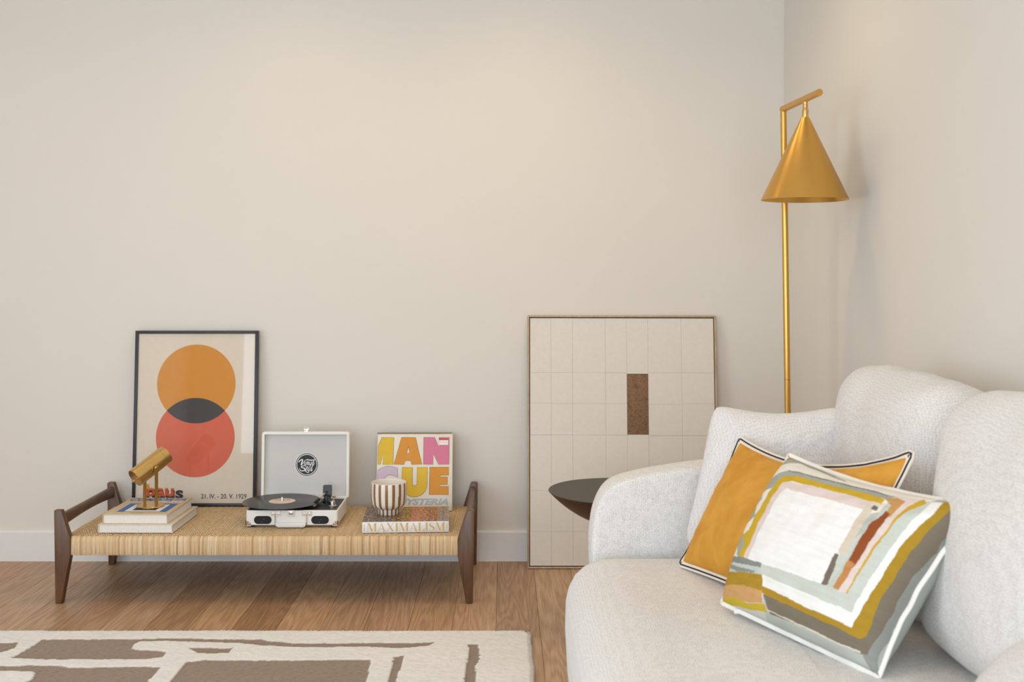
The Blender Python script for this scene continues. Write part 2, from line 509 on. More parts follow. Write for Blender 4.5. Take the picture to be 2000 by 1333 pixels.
mb = MB(); mb.box(((LEFT_X + RIGHT_X) / 2, (REAR_Y + WALL_Y) / 2, -0.035), (RIGHT_X - LEFT_X + 0.2, WALL_Y - REAR_Y + 0.2, 0.04))
floor = struct('floor', mb, 'subfloor')
mb = MB(); mb.box(((LEFT_X + RIGHT_X) / 2, WALL_Y + 0.05, CEIL / 2), (RIGHT_X - LEFT_X + 0.2, 0.1, CEIL)); struct('wall_back', mb, 'wall')
mb = MB(); mb.box((RIGHT_X + 0.05, (REAR_Y + WALL_Y) / 2, CEIL / 2), (0.1, WALL_Y - REAR_Y, CEIL)); struct('wall_right', mb, 'wall')
mb = MB(); mb.box(((LEFT_X + RIGHT_X) / 2, (REAR_Y + WALL_Y) / 2, CEIL + 0.05), (RIGHT_X - LEFT_X + 0.2, WALL_Y - REAR_Y + 0.2, 0.1)); struct('ceiling', mb, 'ceiling')
# left wall with a window opening Y -0.2..2.2, Z 0.3..2.3 ; rear wall with wide glazing X -2.7..0.9
def holed(name, a0, a1, b0, b1, h0, h1, fn):
    mb = MB()
    for (p, q, r, t) in ((a0, b0, 0, CEIL), (b1, a1, 0, CEIL), (b0, b1, 0, h0), (b0, b1, h1, CEIL)):
        mb.prism([(p, r), (q, r), (q, t), (p, t)], 0, 0.1, fn)
    return struct(name, mb, 'wall')
holed('wall_left', REAR_Y, WALL_Y, -0.2, 2.2, 0.3, 2.3, lambda a, b, h: Vector((LEFT_X - h, a, b)))
holed('wall_rear', LEFT_X - 0.1, RIGHT_X + 0.1, -2.7, 0.9, 0.25, 2.35, lambda a, b, h: Vector((a, REAR_Y - h, b)))
def window(name, a0, a1, h0, h1, fn, cols):
    mb = MB(); t = 0.03
    for (p, q, r, s) in [(a0, a1, h0, h0 + t), (a0, a1, h1 - t, h1)] + [(a0 + (a1 - a0) * k / cols - t / 2 + (t / 2 if k == 0 else -t / 2 if k == cols else 0), a0 + (a1 - a0) * k / cols + t / 2 + (t / 2 if k == 0 else -t / 2 if k == cols else 0), h0 + t, h1 - t) for k in range(cols + 1)]:
        mb.prism([(p, r), (q, r), (q, s), (p, s)], -0.005, 0.02, fn)
    struct(name, mb, 'trim')
window('window_1', -0.2, 2.2, 0.3, 2.3, lambda a, b, h: Vector((LEFT_X - h, a, b)), 3)
window('window_2', -2.7, 0.9, 0.25, 2.35, lambda a, b, h: Vector((a, REAR_Y - h, b)), 3)

# baseboards: tall board with a small bevelled top
BB = [(0, 0), (0.015, 0), (0.015, 0.119), (0.009, 0.126), (0, 0.126)]
mb = MB(); mb.prism(BB, LEFT_X, RIGHT_X, lambda a, b, h: Vector((h, WALL_Y - a, b))); struct('baseboard_back', mb, 'trim')
mb = MB(); mb.prism(BB, REAR_Y, WALL_Y - 0.015, lambda a, b, h: Vector((RIGHT_X - a, h, b))); struct('baseboard_right', mb, 'trim')

# oak planks, each its own board
PW = 0.147
def plank_mesh(L):
    w = PW / 2 - 0.0004; l = L / 2 - 0.0004; c = 0.0009
    v = [(-w, -l, -0.012), (w, -l, -0.012), (w, l, -0.012), (-w, l, -0.012), (-w, -l, -c), (w, -l, -c), (w, l, -c), (-w, l, -c),
         (-w + c, -l + c, 0), (w - c, -l + c, 0), (w - c, l - c, 0), (-w + c, l - c, 0)]
    f = [(4, 5, 9, 8), (5, 6, 10, 9), (6, 7, 11, 10), (7, 4, 8, 11), (8, 9, 10, 11), (0, 1, 5, 4), (1, 2, 6, 5), (2, 3, 7, 6), (3, 0, 4, 7)]
    me = bpy.data.meshes.new('plank'); me.from_pydata(v, [], f); me.materials.append(M['floor']); me.update(); return me
PLM = {}
TINT = {5: (0.74, 0.66, 0.58), 8: (0.98, 0.99, 1.02), 10: (0.93, 0.95, 0.98), 11: (0.96, 0.98, 1.02), 12: (0.94, 0.96, 1.0), 7: (0.86, 0.80, 0.76), -1: (0.90, 0.87, 0.85), 1: (1.06, 1.03, 0.98), 6: (1.08, 1.04, 0.98), 4: (1.05, 1.0, 0.94), 9: (0.92, 0.88, 0.86)}  # board tones; the greyer left boards carry a painted sheen of light
k = -8
while True:
    xl = -0.028 - PW * (k + 1); xr = xl + PW      # board k lies left of line -0.028 - PW*k
    k += 1
    if xl > RIGHT_X - 0.02: continue
    if xr < LEFT_X: break
    idx = k - 1
    y = WALL_Y + 0.02
    first = 0.985 if idx == -1 else [1.9, 1.45, 2.2, 1.75][idx % 4]
    while y > REAR_Y - 0.1:
        L = first if first else 2.1
        L = round(min(L, 2.2), 3); first = None
        if L not in PLM: PLM[L] = plank_mesh(L)
        o = bpy.data.objects.new('plank', PLM[L]); COL.objects.link(o)
        o.parent = floor; o.location = ((xl + xr) / 2, y - L / 2, 0)
        t = TINT.get(idx) if y > 4 else None
        if t is None: g = random.uniform(0.93, 1.07); t = (g, g * random.uniform(0.97, 1.0), g * random.uniform(0.94, 1.0))
        o['tint'] = (*t, 1.0)
        y -= L

# warm ceiling downlights (the fittings sit in the ceiling above the frame)
for n_, (x, y, watt) in enumerate(DOWNLIGHTS):
    mb = MB(); mb.lathe([(0.055, -0.004), (0.05, -0.006), (0.04, -0.002), (0.04, 0.0)], Matrix.Translation((x, y, CEIL)), 32)
    struct('trim_%d' % (n_ + 1), mb, 'trim')
    d = bpy.data.lights.new('downlight', 'SPOT'); d.energy = watt; d.color = (1.0, 0.72, 0.40)
    d.spot_size = math.radians(150); d.spot_blend = 1.0; d.shadow_soft_size = 0.11
    o = bpy.data.objects.new('downlight', d); o.location = (x, y, CEIL - 0.02); COL.objects.link(o)

# ================================================================== RATTAN BENCH
BX0, BX1, BY0, BY1 = -1.622, -0.109, 3.95, 4.51
SEAT = 0.24
bench = thing('rattan_bench', ((BX0 + BX1) / 2, (BY0 + BY1) / 2, 0), 'low walnut bench with woven rattan seat and angular legs against the wall', 'bench')
LEG = [(0.005, 0), (0.029, 0), (0.059, 0.172), (0.060, 0.232), (0.027, 0.337), (0.0, 0.337)]
for side in (0, 1):
    for (ya, yb) in ((BY0, BY0 + 0.03), (BY1 - 0.03, BY1)):
        mb = MB()
        if side == 0: mb.prism(LEG, ya, yb, lambda a, b, h: Vector((BX0 + a, h, b)), 0.004, 2)
        else: mb.prism(LEG, ya, yb, lambda a, b, h: Vector((BX1 - a, h, b)), 0.004, 2)
        link('leg', mb, 'walnut', bench)
    # slim waisted handrail between the two posts
    mb = MB(); xs = BX0 + 0.021 if side == 0 else BX1 - 0.021
    n = 24; ring = 12; vs_ = []; fs = []
    for i in range(n + 1):
        u = i / n; y = BY0 + 0.028 + (BY1 - BY0 - 0.056) * u; s_ = math.sin(PI * u)
        hh = 0.0235 - 0.0055 * s_; zc = 0.299 + 0.004 * s_; ht = 0.011
        for k in range(ring):
            a = 2 * PI * k / ring; ca, sa = math.cos(a), math.sin(a)
            vs_.append(Vector((xs + ht * math.copysign(abs(ca) ** 0.6, ca), y, zc + hh * math.copysign(abs(sa) ** 0.6, sa))))
    for i in range(n):
        for k in range(ring): fs.append((i * ring + k, i * ring + (k + 1) % ring, (i + 1) * ring + (k + 1) % ring, (i + 1) * ring + k))
    fs += [tuple(range(ring))[::-1], tuple(n * ring + k for k in range(ring))]
    mb.add(vs_, fs); link('handrail', mb, 'walnut', bench, 60)
SX0, SX1, SY0, SY1, SB = -1.592, -0.139, BY0 + 0.008, BY1 - 0.012, 0.173
mb = MB(); mb.box(((SX0 + SX1) / 2, (SY0 + SY1) / 2, (SB + SEAT) / 2 - 0.002), (SX1 - SX0 - 0.012, SY1 - SY0 - 0.012, SEAT - SB - 0.008), None, 0.01, 2)
link('seat_frame', mb, 'rattan_core', bench)
# woven top: every strand crossing a small arched patch; strands keep their own tone
CW = 0.0066; CH = 0.0095; EDGE = 0.016
NCX = int((SX1 - SX0) / CW); CW = (SX1 - SX0) / NCX
NCY = int((SY1 - SY0 - 2 * EDGE) / CH); CH = (SY1 - SY0 - 2 * EDGE) / NCY
BASE_R = np.array(srgb(218, 186, 142)); DARK_R = np.array(srgb(184, 148, 104)); PALE_R = np.array(srgb(232, 208, 170))
def strand_col():
    u = random.random()
    if u < 0.16: a = 0.35 + 0.6 * random.random(); c = BASE_R * (1 - a) + DARK_R * a
    elif u < 0.5: a = random.random(); c = BASE_R * (1 - a) + PALE_R * a
    else: c = BASE_R * (0.9 + 0.18 * random.random())
    return tuple(float(x) for x in c)
colx = [strand_col() for _ in range(NCX)]; coly = [strand_col() for _ in range(NCY)]
verts = []; faces = []; cols = []
for j in range(NCY):
    for i in range(NCX):
        x0 = SX0 + i * CW; y0 = SY0 + EDGE + j * CH
        over = ((i + 2 * (j % 2)) // 2) % 2 == 0
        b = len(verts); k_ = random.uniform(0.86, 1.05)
        dz = random.uniform(-0.0004, 0.0004)
        ysl = noise.noise(Vector((x0 * 9, y0 * 9, 0))) * 0.0012
        if over:   # strand running front to back, arched in y, convex in x
            for (v, hz) in ((0.04, -0.0034), (0.5, 0.0), (0.96, -0.0034)):
                for (u, hx) in ((0.06, -0.0008), (0.5, 0), (0.94, -0.0008)):
                    verts.append((x0 + u * CW, y0 + v * CH, SEAT + hz + hx + dz + ysl))
            c = colx[i]
        else:
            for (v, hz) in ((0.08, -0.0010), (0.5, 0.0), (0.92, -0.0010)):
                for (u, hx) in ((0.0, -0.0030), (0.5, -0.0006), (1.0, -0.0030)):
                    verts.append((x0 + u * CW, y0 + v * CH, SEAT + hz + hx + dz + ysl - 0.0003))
            c = coly[j]; k_ *= 0.84  # cross strands lie lower: groove shade is put into their colour
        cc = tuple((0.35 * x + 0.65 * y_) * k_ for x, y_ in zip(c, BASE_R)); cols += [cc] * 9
        for r in (0, 1):
            for q in (0, 1): faces.append((b + 3 * r + q, b + 3 * r + q + 1, b + 3 * r + q + 4, b + 3 * r + q + 3))
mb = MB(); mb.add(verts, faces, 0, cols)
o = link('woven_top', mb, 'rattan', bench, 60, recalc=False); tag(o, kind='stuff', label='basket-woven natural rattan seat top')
# strands wrapped over the front and back edges
def wrap(name, lab, n, fn, length):
    mb = MB(); w = length / n
    for i in range(n):
        a0 = i * w; jit = random.uniform(-0.0006, 0.0006); tl = random.uniform(-0.0012, 0.0012)
        path = [(0.0045 + jit, SB - 0.001), (jit * 0.6, SB + 0.006), (jit, SB + 0.03), (jit, SEAT - 0.018)]
        for q in range(1, 6):
            t = PI / 2 * q / 5; path.append((0.016 - 0.016 * math.cos(t) + jit * (1 - q / 5), SEAT - 0.018 + 0.018 * math.sin(t) + 0.0002))
        path.append((0.0205, SEAT - 0.0012))
        vs_ = []; fs = []
        for s_, (d, z) in enumerate(path):
            for (u, hx) in ((0.0, 0.0008), (0.22, 0.0002), (0.5, 0), (0.78, 0.0002), (1.0, 0.0008)):
                tt = min(1, s_ / 3)
                if s_ <= 3: dd, zz = d + hx, z
                else:
                    th = PI / 2 * min(1, (s_ - 3) / 5); dd, zz = d + hx * math.cos(th), z - hx * math.sin(th)
                vs_.append(fn(a0 + u * w + tl * (1 - tt), dd, zz))
        for s_ in range(len(path) - 1):
            for k in range(4): fs.append((s_ * 5 + k, s_ * 5 + k + 1, (s_ + 1) * 5 + k + 1, (s_ + 1) * 5 + k))
        mb.add(vs_, fs, 0, strand_col())
    o = link(name, mb, 'rattan', bench, 60, recalc=False); tag(o, kind='stuff', label=lab)
wrap('wrapped_edge', 'upright rattan strands wrapped over the front edge', NCX, lambda a, d, z: Vector((SX0 + a, SY0 + d, z)), SX1 - SX0)
wrap('wrapped_edge', 'upright rattan strands wrapped over the back edge', NCX, lambda a, d, z: Vector((SX0 + a, SY1 - d, z)), SX1 - SX0)
wrap('wrapped_edge', 'rattan strands wrapped over the left end', 60, lambda a, d, z: Vector((SX0 - 0.004 + d, BY0 + 0.034 + a, z)), BY1 - BY0 - 0.068)
wrap('wrapped_edge', 'rattan strands wrapped over the right end', 60, lambda a, d, z: Vector((SX1 + 0.004 - d, BY0 + 0.034 + a, z)), BY1 - BY0 - 0.068)

# ================================================================== POSTER
pw, ph = 0.506, 0.7165
lean = (4.526 - 4.478) / ph
TP = frame((-1.2668, 4.478, SEAT + 0.0005), (1, 0.0, 0.0), (0.002, lean, 1))   # x right, y up the picture, z towards the room
poster = thing('framed_poster', TP @ Vector((0, 0, 0)), 'black-framed poster of overlapping orange and red circles leaning behind the brass lamp', 'poster')
fw = 0.0125; fd = 0.012
def tb(x0, x1, y0, y1, z0, z1, bev=0.0, T=TP, mb=None, mi=0):
    mb = mb or MB(); mb.box(((x0 + x1) / 2, (y0 + y1) / 2, (z0 + z1) / 2), (x1 - x0, y1 - y0, z1 - z0), T, bev, 2, mi); return mb
for (a, b, c, d) in ((-pw / 2, -pw / 2 + fw, 0, ph), (pw / 2 - fw, pw / 2, 0, ph), (-pw / 2 + fw, pw / 2 - fw, 0, fw), (-pw / 2 + fw, pw / 2 - fw, ph - fw, ph)):
    link('frame_bar', tb(a, b, c, d, -0.018, fd - 0.008, 0.0012), 'black_frame', poster)
link('print', tb(-pw / 2 + fw, pw / 2 - fw, fw, ph - fw, -0.016, -0.004), 'poster_paper', poster)
R_ = 0.1615; yo = 0.738 - SEAT; yr = 0.519 - SEAT
for (nm, cy, mat, hh) in (('orange_circle', yo, 'p_orange', -0.0037), ('red_circle', yr, 'p_red', -0.0034)):
    link(nm, poly_mb(TP, circle(0, cy, R_, 128), hh), mat, poster, 0)
half = (yo - yr) / 2; al = math.acos(half / R_)
lens = circle(0, yo, R_, 40, -PI / 2 - al, -PI / 2 + al) + circle(0, yr, R_, 40, PI / 2 - al, PI / 2 + al)
link('dark_overlap', poly_mb(TP, lens, -0.0031), 'p_dark', poster, 0)
def ink_split():
    t = NT('ink_two_tone'); t.set('Roughness', 0.7)
    c = t.n('ShaderNodeTexCoord'); sp = t.n('ShaderNodeSeparateXYZ'); t.l(c.outputs['Generated'], sp.inputs[0])
    t.l(t.ramp(sp.outputs[2], [(0.0, srgb(214, 92, 50)), (0.42, srgb(190, 74, 48)), (0.58, srgb(224, 138, 44))], 'CONSTANT'), t.p.inputs['Base Color'])
    return t.m
link('lettering', text_mb('haus', TP, -0.197, -0.045, 0.030, 0.080, 0.035, 0, -0.0034), 'p_dark', poster, 0)
link('lettering', text_mb('bau', TP, -0.197, -0.083, 0.040, 0.090, 0.03, 0, -0.0030), ink_split(), poster, 0)
link('lettering', text_mb('21. IV. - 20. V. 1929', TP, 0.028, 0.214, 0.031, 0.050, 0.012, 0, -0.0034), 'p_dark', poster, 0)
mb = MB(); mb.quad([TP @ Vector(p) for p in ((-pw / 2 + fw, fw, 0), (pw / 2 - fw, fw, 0), (pw / 2 - fw, ph - fw, 0), (-pw / 2 + fw, ph - fw, 0))])
link('glass_pane', mb, 'glass', poster, 0)

# ================================================================== BOOKS ON THE LEFT
def book(name, x0, y0, w, d, th, z, yaw, cover, label):
    T = Matrix.Translation((x0, y0, z)) @ Matrix.Rotation(yaw, 4, 'Z')
    b = thing(name, (x0, y0, z), label, 'book')
    ct = 0.003
    # cover boards and the spine on the left, the page block set back on the other three sides
    link('cover_board', tb(0, w, 0, d, 0, ct, 0.0008, T), cover, b)
    link('cover_board', tb(0, w, 0, d, th - ct, th, 0.0008, T), cover, b)
    link('spine', tb(0, ct, 0, d, ct, th - ct, 0.0, T), cover, b)
    mb = MB(); n = 9; rnd = random.Random(len(label))
    for i in range(n):   # page block as thin signatures of slightly different trim
        h0 = ct + (th - 2 * ct) * i / n; h1 = ct + (th - 2 * ct) * (i + 1) / n
        e = rnd.uniform(0, 0.0008)
        tb(ct, w - 0.004 - e, 0.003 + e, d - 0.004 - e, h0, h1, 0, T, mb)
    link('pages', mb, 'page', b, 0)
    return b, T
b1, T1 = book('cream_book', -1.486, 4.014, 0.274, 0.322, 0.031, SEAT + 0.0008, -0.006, 'cream_cover', 'plain cream hardback lying flat on the bench under the beige book')
b2, T2 = book('beige_book', -1.472, 4.022, 0.240, 0.300, 0.036, SEAT + 0.0320, -0.02, 'beige_cover', 'beige hardback with a blue framed square on its cover under the brass spotlight')
TC = T2 @ Matrix.Translation((0, 0, 0.036))
def cov(x0, x1, y0, y1, h): return poly_mb(TC, [(x0, y0), (x1, y0), (x1, y1), (x0, y1)], h)
link('cover_print', cov(0.036, 0.220, 0.040, 0.188, 0.0003), 'blue_ink', b2, 0)
link('cover_print', cov(0.062, 0.194, 0.046, 0.170, 0.0005), 'white_ink', b2, 0)
link('cover_print', cov(0.085, 0.172, 0.066, 0.150, 0.0007), 'black_ink', b2, 0)
link('lettering', text_mb('COMPORTA', TC, 0.010, 0.228, 0.238, 0.286, 0.03, 0.25, 0.0004), 'blue_ink', b2, 0)
link('lettering', text_mb('BLISS', TC, 0.130, 0.228, 0.205, 0.240, 0.03, 0.25, 0.0006), 'white_ink', b2, 0)
link('lettering', dashes_mb(TC, 0.095, 0.142, 0.018, 0.023, 9, 0.0004, 3), 'p_dark', b2, 0)

# ================================================================== SMALL BRASS SPOTLIGHT
ZB = SEAT + 0.0320 + 0.036 + 0.0009
sp_c = Vector((-1.339, 4.155, ZB))
spot = thing('table_spotlight', sp_c, 'small brass cylinder spotlight on two posts standing on the books', 'table lamp')
mb = MB(); mb.lathe([(0.0, 0), (0.050, 0), (0.0515, 0.001), (0.0515, 0.004), (0.0505, 0.005), (0.0, 0.005)], Matrix.Translation(sp_c), 64); link('base', mb, 'brass_light', spot)
u = Vector((0.735, -0.678, 0)); v_ = Vector((0.678, 0.735, 0)); HP = 0.152
for sgn in (-1, 1):
    T = frame(sp_c + u * sgn * 0.0425, v_, (0, 0, 1))
    mb = MB(); mb.prism(rrect(-0.0065, 0.0065, 0.004, HP + 0.008, 0.0062, 5), -0.0012, 0.0012, lambda a, b, h: T @ Vector((a, b, h))); link('post', mb, 'brass_light', spot)
    mb = MB(); mb.lathe([(0, -0.006), (0.004, -0.006), (0.004, 0.002), (0.0065, 0.002), (0.0065, 0.005), (0.005, 0.007), (0, 0.007)], axis_frame(sp_c + u * sgn * 0.0425 + Vector((0, 0, HP)), u * sgn), 24)
    link('pivot_screw', mb, 'brass_light', spot)
ax = (v_ * 0.866 + Vector((0, 0, 1)) * 0.5).normalized()
cc = sp_c + Vector((0, 0, HP)); TH = axis_frame(cc, ax)
rc = 0.0355; L2 = 0.075
mb = MB(); mb.lathe([(0, -L2), (rc - 0.002, -L2), (rc, -L2 + 0.0015), (rc, L2 - 0.022), (rc - 0.0007, L2 - 0.0215), (rc - 0.0007, L2 - 0.0205), (rc, L2 - 0.02), (rc, L2), (rc - 0.002, L2), (rc - 0.002, L2 - 0.03), (0, L2 - 0.03)], TH, 64)
link('lamp_head', mb, 'brass_light', spot)
mb = MB(); mb.lathe([(0, 0), (0.0045, 0), (0.0045, 0.003), (0.0055, 0.004), (0.0055, 0.007), (0.003, 0.009), (0.0012, 0.010), (0.0012, 0.018), (0, 0.018)], axis_frame(cc - ax * L2 - Vector((0, 0, 0.008)), -ax), 20)
link('switch_knob', mb, 'brass_light', spot)

# ================================================================== RECORD PLAYER
TX0, TX1, TY0, TY1 = -0.965, -0.622, 4.10, 4.335
TZ0 = SEAT + 0.0055; TZ1 = 0.305
tt = thing('record_player', ((TX0 + TX1) / 2, (TY0 + TY1) / 2, SEAT), 'white suitcase record player with its lid open on the rattan bench', 'record player')
mb = MB()
wt = 0.006
outer = rrect(TX0, TX1, TY0, TY1, 0.008, 4); inner = rrect(TX0 + wt, TX1 - wt, TY0 + wt, TY1 - wt, 0.004, 4)
N_ = len(outer)
vs_ = [Vector((p[0], p[1], TZ0 + 0.002)) for p in outer]; vs_ = []
rings = [(outer, TZ0 + 0.003, 0.003), (outer, TZ0 + 0.006, 0), (outer, TZ1 - 0.002, 0), (outer, TZ1, 0.0015), (inner, TZ1, -0.0005), (inner, TZ1 - 0.007, 0)]
cx_, cy_ = (TX0 + TX1) / 2, (TY0 + TY1) / 2
fs = []
for (rg, z, ins) in rings:
    for p in rg:
        vs_.append(Vector((p[0] + (ins if p[0] < cx_ else -ins), p[1] + (ins if p[1] < cy_ else -ins), z)))
for j in range(len(rings) - 1):
    for k in range(N_): fs.append((j * N_ + k, j * N_ + (k + 1) % N_, (j + 1) * N_ + (k + 1) % N_, (j + 1) * N_ + k))
fs.append(tuple(range(N_))[::-1]); fs.append(tuple((len(rings) - 1) * N_ + k for k in range(N_)))
mb.add(vs_, fs); link('case', mb, 'white_case', tt)
mb = MB(); mb.prism(rrect(TX0 + wt + 0.001, TX1 - wt - 0.001, TY0 + wt + 0.001, TY1 - wt - 0.001, 0.003, 3), TZ1 - 0.0065, TZ1 - 0.003, XY); link('deck_plate', mb, 'deck', tt)
for fx in (TX0 + 0.022, TX1 - 0.022):
    for fy in (TY0 + 0.022, TY1 - 0.022):
        mb = MB(); mb.lathe([(0, 0), (0.007, 0), (0.008, 0.002), (0.008, 0.0095), (0, 0.0095)], Matrix.Translation((fx, fy, SEAT + 0.0003)), 20); link('foot', mb, 'black_plastic', tt)
REC = Vector((-0.851, 4.205, 0.3175))
mb = MB(); mb.lathe([(0, 0), (0.095, 0), (0.097, 0.003), (0.097, 0.0125), (0, 0.0125)], Matrix.Translation((REC.x, REC.y, TZ1 - 0.003)), 64); link('platter', mb, 'black_plastic', tt)
mb = MB(); mb.lathe([(0, -0.01), (0.0035, -0.01), (0.0035, 0.014), (0.0022, 0.017), (0, 0.0178)], Matrix.Translation(REC), 20); link('spindle', mb, 'chrome', tt)
# lid, hinged at the back and tipped a little backwards
LT = frame((-0.7885, 4.338, 0.301), (1, 0, 0), (0, 0.075, 1))
lw, lh, ld = 0.348, 0.262, 0.034
mb = MB(); o_ = rrect(-lw / 2, lw / 2, 0, lh, 0.012, 6); i_ = rrect(-lw / 2 + 0.0105, lw / 2 - 0.0105, 0.0105, lh - 0.0105, 0.004, 6); N_ = len(o_)
seq = [(o_, -ld, 0.003), (o_, -ld + 0.003, 0), (o_, -0.002, 0), (o_, 0.0, 0.002), (i_, 0.0, 0), (i_, -0.022, 0)]
vs_ = []; fs = []
for (rg, z, ins) in seq:
    for p in rg: vs_.append(LT @ Vector((p[0] + (ins if p[0] < 0 else -ins), p[1] + (ins if p[1] < lh / 2 else -ins), z)))
for j in range(len(seq) - 1):
    for k in range(N_): fs.append((j * N_ + k, j * N_ + (k + 1) % N_, (j + 1) * N_ + (k + 1) % N_, (j + 1) * N_ + k))
fs.append(tuple(range(N_))[::-1]); fs.append(tuple((len(seq) - 1) * N_ + k for k in range(N_)))
mb.add(vs_, fs); lid = link('lid', mb, 'white_case', tt)
link('lining', tb(-lw / 2 + 0.0115, lw / 2 - 0.0115, 0.0115, lh - 0.0115, -0.0215, -0.020, 0, LT), 'lining', lid, 0)
LC = LT @ Matrix.Translation((0.003, 0.131, -0.0198)); LR = 0.0468
for (r, mat, h) in ((LR, 'white_ink', 0.0001), (LR * 0.955, 'black_ink', 0.0003), (LR * 0.885, 'white_ink', 0.0005), (LR * 0.83, 'black_ink', 0.0007)):
    link('logo_ring', poly_mb(LC, circle(0, 0, r, 72), h), mat, lid, 0)
strokes = [([(362, 632), (400, 585), (455, 555), (472, 585), (440, 680), (432, 715), (470, 685), (530, 605), (590, 562), (640, 555)], [44, 40, 36, 46, 46, 34, 24, 24, 26, 38]),
           ([(600, 562), (680, 572), (760, 575), (800, 560)], [34, 40, 36, 16]), ([(556, 622), (530, 690), (556, 716), (580, 690)], [30, 30, 26, 14]),
           ([(604, 618), (572, 716)], [30, 32]), ([(580, 690), (620, 625), (645, 630), (622, 700), (650, 708), (668, 680)], [20, 26, 30, 30, 22, 14]),
           ([(690, 622), (664, 690), (690, 708), (716, 680)], [30, 32, 26, 18]), ([(748, 618), (716, 720), (690, 760), (650, 772)], [30, 30, 22, 12]),
           ([(822, 548), (772, 690), (792, 716), (832, 650)], [32, 32, 26, 12]),
           ([(590, 752), (520, 738), (455, 748), (440, 780), (530, 815), (545, 850), (500, 885), (430, 880), (380, 815)], [14, 28, 34, 36, 42, 44, 38, 36, 22]),
           ([(622, 748), (570, 870), (592, 890)], [30, 32, 18]), ([(556, 790), (645, 782)], [18, 18]),
           ([(655, 790), (626, 860), (650, 880), (676, 850)], [28, 30, 24, 16]), ([(706, 790), (662, 900), (630, 942), (590, 912), (540, 898)], [30, 30, 26, 22, 14]),
           ([(772, 725), (722, 866), (742, 888), (776, 830)], [30, 32, 24, 12])]
mb = MB(); sc_ = LR / 345
for pts, ws in strokes:
    P3 = spline([((x - 600) * sc_, (705 - y) * sc_, w * sc_ * 0.68) for (x, y), w in zip(pts, ws)], 6)
    ribbon_mb(LC, [(p.x, p.y) for p in P3], [p.z for p in P3], 0.0009, False, mb)
link('logo_lettering', mb, 'white_ink', lid, 0)
def plate(T, w, h, t, r=0.002): 
    mb = MB(); mb.prism(rrect(-w / 2, w / 2, -h / 2, h / 2, r, 4), 0, t, lambda a, b, c: T @ Vector((a, b, c)), 0); return mb
# catch on top of the lid
o = link('lid_catch', tb(-0.008, 0.008, lh - 0.001, lh + 0.003, -0.02, -0.006, 0.0008, LT), 'chrome', lid)
mb = MB(); tb(-0.009, 0.009, lh + 0.003, lh + 0.012, -0.014, -0.011, 0.001, LT, mb); mb.tube([LT @ Vector((-0.011, lh + 0.010, -0.010)), LT @ Vector((-0.006, lh + 0.016, -0.010)), LT @ Vector((0.006, lh + 0.016, -0.010)), LT @ Vector((0.011, lh + 0.010, -0.010))], 0.0012, 8)
link('lid_catch_loop', mb, 'chrome', lid)
for hx in (-0.13, 0.115):
    mb = MB(); mb.tube([LT @ Vector((hx - 0.006, 0.008, 0.002)), LT @ Vector((hx + 0.006, 0.008, 0.002))], 0.003, 10); link('hinge', mb, 'brass', lid)
FT = frame((cx_, TY0, (TZ0 + TZ1) / 2), (1, 0, 0), (0, 0, 1))     # front face, z towards the room
def fpt(px, py): q = W(px, py, TY0); return q.x - cx_, q.z - (TZ0 + TZ1) / 2
for px in (538.5, 599.5):
    a, b = fpt(px, 1003.8); T = FT @ Matrix.Translation((a, b, 0))
    hp = link('handle_plate', plate(T, 0.0375, 0.018, 0.0016), 'chrome', tt)
    for q in (-0.010, 0.010):
        mb = MB(); mb.lathe([(0, 0.0015), (0.0036, 0.0015), (0.003, 0.003), (0, 0.0036)], T @ Matrix.Translation((q, 0, 0)), 16); link('rivet', mb, 'chrome', hp)
a, b = fpt(568.6, 1004.0); T = FT @ Matrix.Translation((a, b + 0.001, 0))
lt = link('latch_plate', plate(T, 0.026, 0.024, 0.0016), 'chrome', tt)
link('latch_tongue', tb(-0.006, 0.006, -0.004, 0.009, 0.0016, 0.0045, 0.001, T), 'chrome', lt)
mb = MB(); mb.tube([T @ Vector((-0.008, 0.006, 0.003)), T @ Vector((-0.008, -0.007, 0.003)), T @ Vector((0.008, -0.007, 0.003)), T @ Vector((0.008, 0.006, 0.003))], 0.0009, 8); link('latch_loop', mb, 'chrome', lt)
# carrying handle hanging down in front
(xa, za), (xb, zb) = fpt(537.5, 1004), fpt(599, 1030.5)
hpts = [(xa, za), (xa, zb + 0.010), (xa + 0.004, zb + 0.004), (xa + 0.011, zb), (xb - 0.011, zb), (xb - 0.004, zb + 0.004), (xb, zb + 0.010), (xb, za)]
mb = MB(); mb.tube([FT @ Vector((p[0], p[1] + 0.002, 0.0035)) for p in hpts], 0.0013, 10); hd = link('handle_wire', mb, 'chrome', tt)
mb = MB(); mb.prism([(xa + 0.002, zb + 0.018), (xa + 0.002, zb + 0.010), (xa + 0.006, zb + 0.004), (xa + 0.013, zb + 0.001), (xb - 0.013, zb + 0.001), (xb - 0.006, zb + 0.004), (xb - 0.002, zb + 0.010), (xb - 0.002, zb + 0.018)], 0.0015, 0.0095, lambda p, q, c: FT @ Vector((p, q, c)), 0.0018, 2)
link('handle_grip', mb, 'white_case', hd)
for px in (513.4, 625.2):
    a, b = fpt(px, 1016.2); T = FT @ Matrix.Translation((a, b, 0))
    g = link('speaker_bezel', plate(T, 0.070, 0.034, 0.0012, 0.0168), 'white_case', tt)
    link('speaker_grille', plate(T, 0.066, 0.030, 0.0018, 0.0148), 'grille', g)
    for (q, w) in ((0.004, 0.002), (-0.002, -0.008)):
        mb = MB(); mb.lathe([(0, 0.0016), (0.0011, 0.0017), (0.0008, 0.0026), (0, 0.003)], T @ Matrix.Translation((q, w, 0)), 12); link('screw', mb, 'chrome', g)
